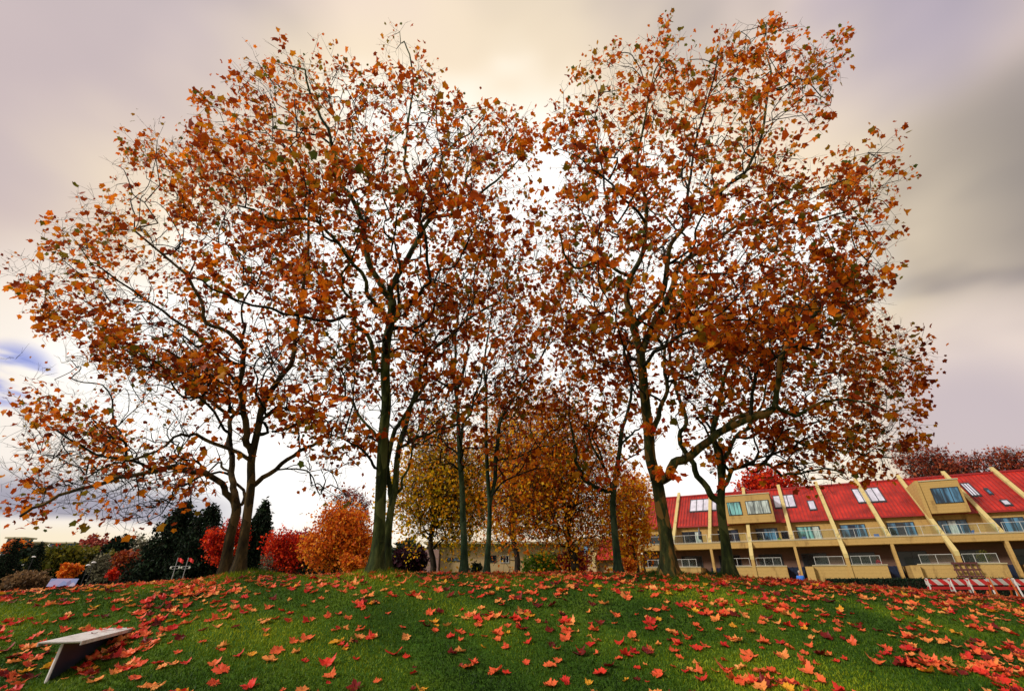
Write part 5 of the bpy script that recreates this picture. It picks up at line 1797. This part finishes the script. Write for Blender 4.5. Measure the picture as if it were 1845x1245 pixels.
def potted(s, label, h, d_, lmk, sz=.5):
    q = at_b(s, d_, h)
    r = empty('potted_plant', q); tag(r, label, 'potted plant')
    m = MB(); m.lathe([(0, 0), (.16, 0), (.22, .34), (.19, .34), (.17, .28), (0, .28)], n=12); m.build('pot', mat_simple('terracotta', (.45, .10, .05), .8), r)
    n = 700
    c = unit(rng.normal(0, 1, (n, 3))) * (rng.random((n, 1)) ** .5) * np.array([sz * .45, sz * .45, sz * .55]) + [0, 0, .35 + sz * .5]
    c[:, 2] = np.maximum(c[:, 2], .36)
    T = Tubes()
    for k in range(5):
        a = k * 1.3
        T.chain(np.array([(0, 0, .25), (.1 * math.cos(a), .1 * math.sin(a), .35 + sz * .5), (.3 * math.cos(a) * sz, .3 * math.sin(a) * sz, .4 + sz)]), np.array([.015, .012, .006]), 4)
    T.build('stem', BARK_DARK, r)
    leaf_cloud('foliage', c, np.full(n, .11), lmk, r, KT, KF)


potted(KS[6] + .45, 'leafy pot plant on the upper balcony right of the large skylight bay', 3.955, .8, DG2, 1.2)
potted(KS[3] + 1.3, 'small pot plant in terracotta on the upper balcony under the wide dormer', 3.955, .5, OLV, .5)
potted(KS[3] + 3.4, 'second small terracotta pot on the upper balcony under the wide dormer', 3.955, .5, LIM, .5)
potted(KS[7] + 2.2, 'big yellow green pot plant on the lower balcony above the barricades', 1.1, -1.6, OLV, 1.4)
potted(KS[5] + 2.9, 'small flowering pot on the lower balcony rail of the third long beam', 1.1, -1.7, CRIM, .6)
# dark red lattice leaning on the wall by the barricades
q = at_b(KS[7] + .2, -2.5, -2.3)
r = empty('trellis', q, math.atan2(BU[1], BU[0])); tag(r, 'dark red brown wooden trellis leaning on the tan wall above the barricades', 'trellis')
m = MB()
for k in range(5):
    x = -.9 + k * .45
    m.prism([(-1.3, .8), (-1.25, .75), (-.06, 3.95), (-.11, 4.0)], 0, x - .05, x + .05)
m.build('upright', mat_simple('trellis_wood', (.07, .018, .02), .8), r)
m = MB()
for k in range(6):
    f_ = k / 5; y_ = -1.32 + 1.18 * f_; z_ = .85 + 3.05 * f_
    m.box((-1.05, y_ - .05, z_ - .08), (1.05, y_ - .01, z_ + .08))
m.build('slat', mat_simple('trellis_wood_slat', (.09, .022, .02), .8), r)

# ---------------------------------------------------------------- the person beyond the ridge
Yp = 34.0
p = P(1440, 1031, Yp)
gp = float(th(p[0], Yp))
Hh = min(1.80, max(1.6, p[2] + .04 - gp))
gp = p[2] + .04 - Hh if abs(p[2] + .04 - Hh - gp) < .02 else gp
per = empty('person', (p[0], Yp, gp), R(-25))
tag(per, 'person in a bright blue shirt walking beyond the ridge', 'person')
M_SKIN = mat_simple('skin', (.50, .24, .16), .5, var=.08)
M_SHIRT = mat_simple('blue_shirt', (.03, .16, .62), .7, var=.15)
M_TROUS = mat_simple('dark_trousers', (.03, .03, .045), .8)
M_HAIR = mat_simple('grey_hair', (.30, .26, .23), .8)


def skin_body(name, nodes, edges, mat, parent, lvl=1):
    me = bpy.data.meshes.new(name)
    me.from_pydata([n_[0] for n_ in nodes], edges, [])
    ob = bpy.data.objects.new(name, me); COL.objects.link(ob)
    sk = ob.modifiers.new('skin', 'SKIN'); sk.use_smooth_shade = True
    sv_ = me.skin_vertices[0].data if me.skin_vertices else None
    if sv_ is None:
        bpy.context.view_layer.update()
        bm = bmesh.new(); bm.from_mesh(me); bm.verts.layers.skin.verify(); bm.to_mesh(me); bm.free()
        sv_ = me.skin_vertices[0].data
    for i_, n_ in enumerate(nodes):
        sv_[i_].radius = n_[1] if isinstance(n_[1], tuple) else (n_[1], n_[1])
        sv_[i_].use_root = i_ == 0
    ss = ob.modifiers.new('sub', 'SUBSURF'); ss.levels = lvl; ss.render_levels = lvl
    dg_ = bpy.context.evaluated_depsgraph_get()
    ev = bpy.data.meshes.new_from_object(ob.evaluated_get(dg_))
    ob.modifiers.clear(); ob.data = ev
    ev.materials.clear(); ev.materials.append(mat)
    ob.parent = parent
    return ob


k = Hh / 1.75
S = lambda x, y, z_: (x * k, y * k, z_ * k)
nodes = [(S(0, 0, .95), (.13, .10)), (S(0, 0, 1.15), (.12, .09)), (S(0, 0, 1.35), (.15, .10)), (S(0, 0, 1.46), (.07, .06)), (S(0, -.01, 1.53), (.055, .055)), (S(0, -.02, 1.62), (.075, .09)), (S(0, -.02, 1.71), (.06, .075)),
         (S(.19, 0, 1.40), .055), (S(.25, .05, 1.13), .042), (S(.24, -.06, .92), .032), (S(.24, -.10, .84), .03),
         (S(-.19, 0, 1.40), .055), (S(-.25, -.03, 1.13), .042), (S(-.22, -.16, .95), .032), (S(-.21, -.21, .88), .03),
         (S(.09, 0, .88), .085), (S(.10, -.10, .50), .06), (S(.10, -.08, .10), .042), (S(.10, -.22, .04), .035),
         (S(-.09, 0, .88), .085), (S(-.10, .06, .48), .06), (S(-.10, .24, .12), .042), (S(-.10, .14, .04), .035)]
edges = [(0, 1), (1, 2), (2, 3), (3, 4), (4, 5), (5, 6), (2, 7), (7, 8), (8, 9), (9, 10), (2, 11), (11, 12), (12, 13), (13, 14), (0, 15), (15, 16), (16, 17), (17, 18), (0, 19), (19, 20), (20, 21), (21, 22)]
# fingers and thumbs
for hb, sgn in ((10, 1), (14, -1)):
    hx, hy, hz_ = nodes[hb][0]
    for fi in range(5):
        a = len(nodes)
        if fi < 4:
            o1 = (hx, hy + (fi - 1.5) * .022, hz_ - .045); o2 = (hx - sgn * .01, hy + (fi - 1.5) * .022 - .01, hz_ - .085 + abs(fi - 1.4) * .008)
        else:
            o1 = (hx - sgn * .01, hy - .045, hz_ + .005); o2 = (hx - sgn * .015, hy - .06, hz_ - .03)
        nodes += [(o1, .010), (o2, .008)]
        edges += [(hb, a), (a, a + 1)]
skin_body('body', nodes, edges, M_SKIN, per)
gr = lambda i_, f_: (nodes[i_][0], tuple(q * f_ for q in nodes[i_][1]) if isinstance(nodes[i_][1], tuple) else nodes[i_][1] * f_)
sn = [gr(2, 1.18), gr(1, 1.25), (S(0, 0, .90), (.15, .12)), (S(0, 0, 1.45), (.09, .075)), gr(7, 1.35), (S(.235, .04, 1.2), .058), gr(11, 1.35), (S(-.235, -.02, 1.2), .058)]
skin_body('shirt', sn, [(0, 1), (1, 2), (0, 3), (0, 4), (4, 5), (0, 6), (6, 7)], M_SHIRT, per)
tn = [gr(0, 1.08), gr(15, 1.15), gr(16, 1.25), (S(.10, -.08, .08), .062), gr(19, 1.15), gr(20, 1.25), (S(-.10, .235, .13), .062)]
skin_body('trousers', tn, [(0, 1), (1, 2), (2, 3), (0, 4), (4, 5), (5, 6)], M_TROUS, per)
m = MB()
m.lathe([(.088 * k, 0), (.092 * k, .05), (.075 * k, .10), (.04 * k, .13), (0, .138)], (0, .012 * k, 1.655 * k), 14)
m.build('hair', M_HAIR, per, smooth=True)
m = MB()
m.tube([(0, -.095 * k, 1.66 * k), (0, -.125 * k, 1.62 * k), (0, -.10 * k, 1.605 * k)], [.008, .014, .008], 6)
m.build('nose', M_SKIN, per)
for sx_ in (-1, 1):
    m = MB(); m.tube([(sx_ * .03 * k, -.098 * k, 1.655 * k), (sx_ * .03 * k, -.105 * k, 1.655 * k)], .010, 8); m.build('eye', M_BLACK, per)
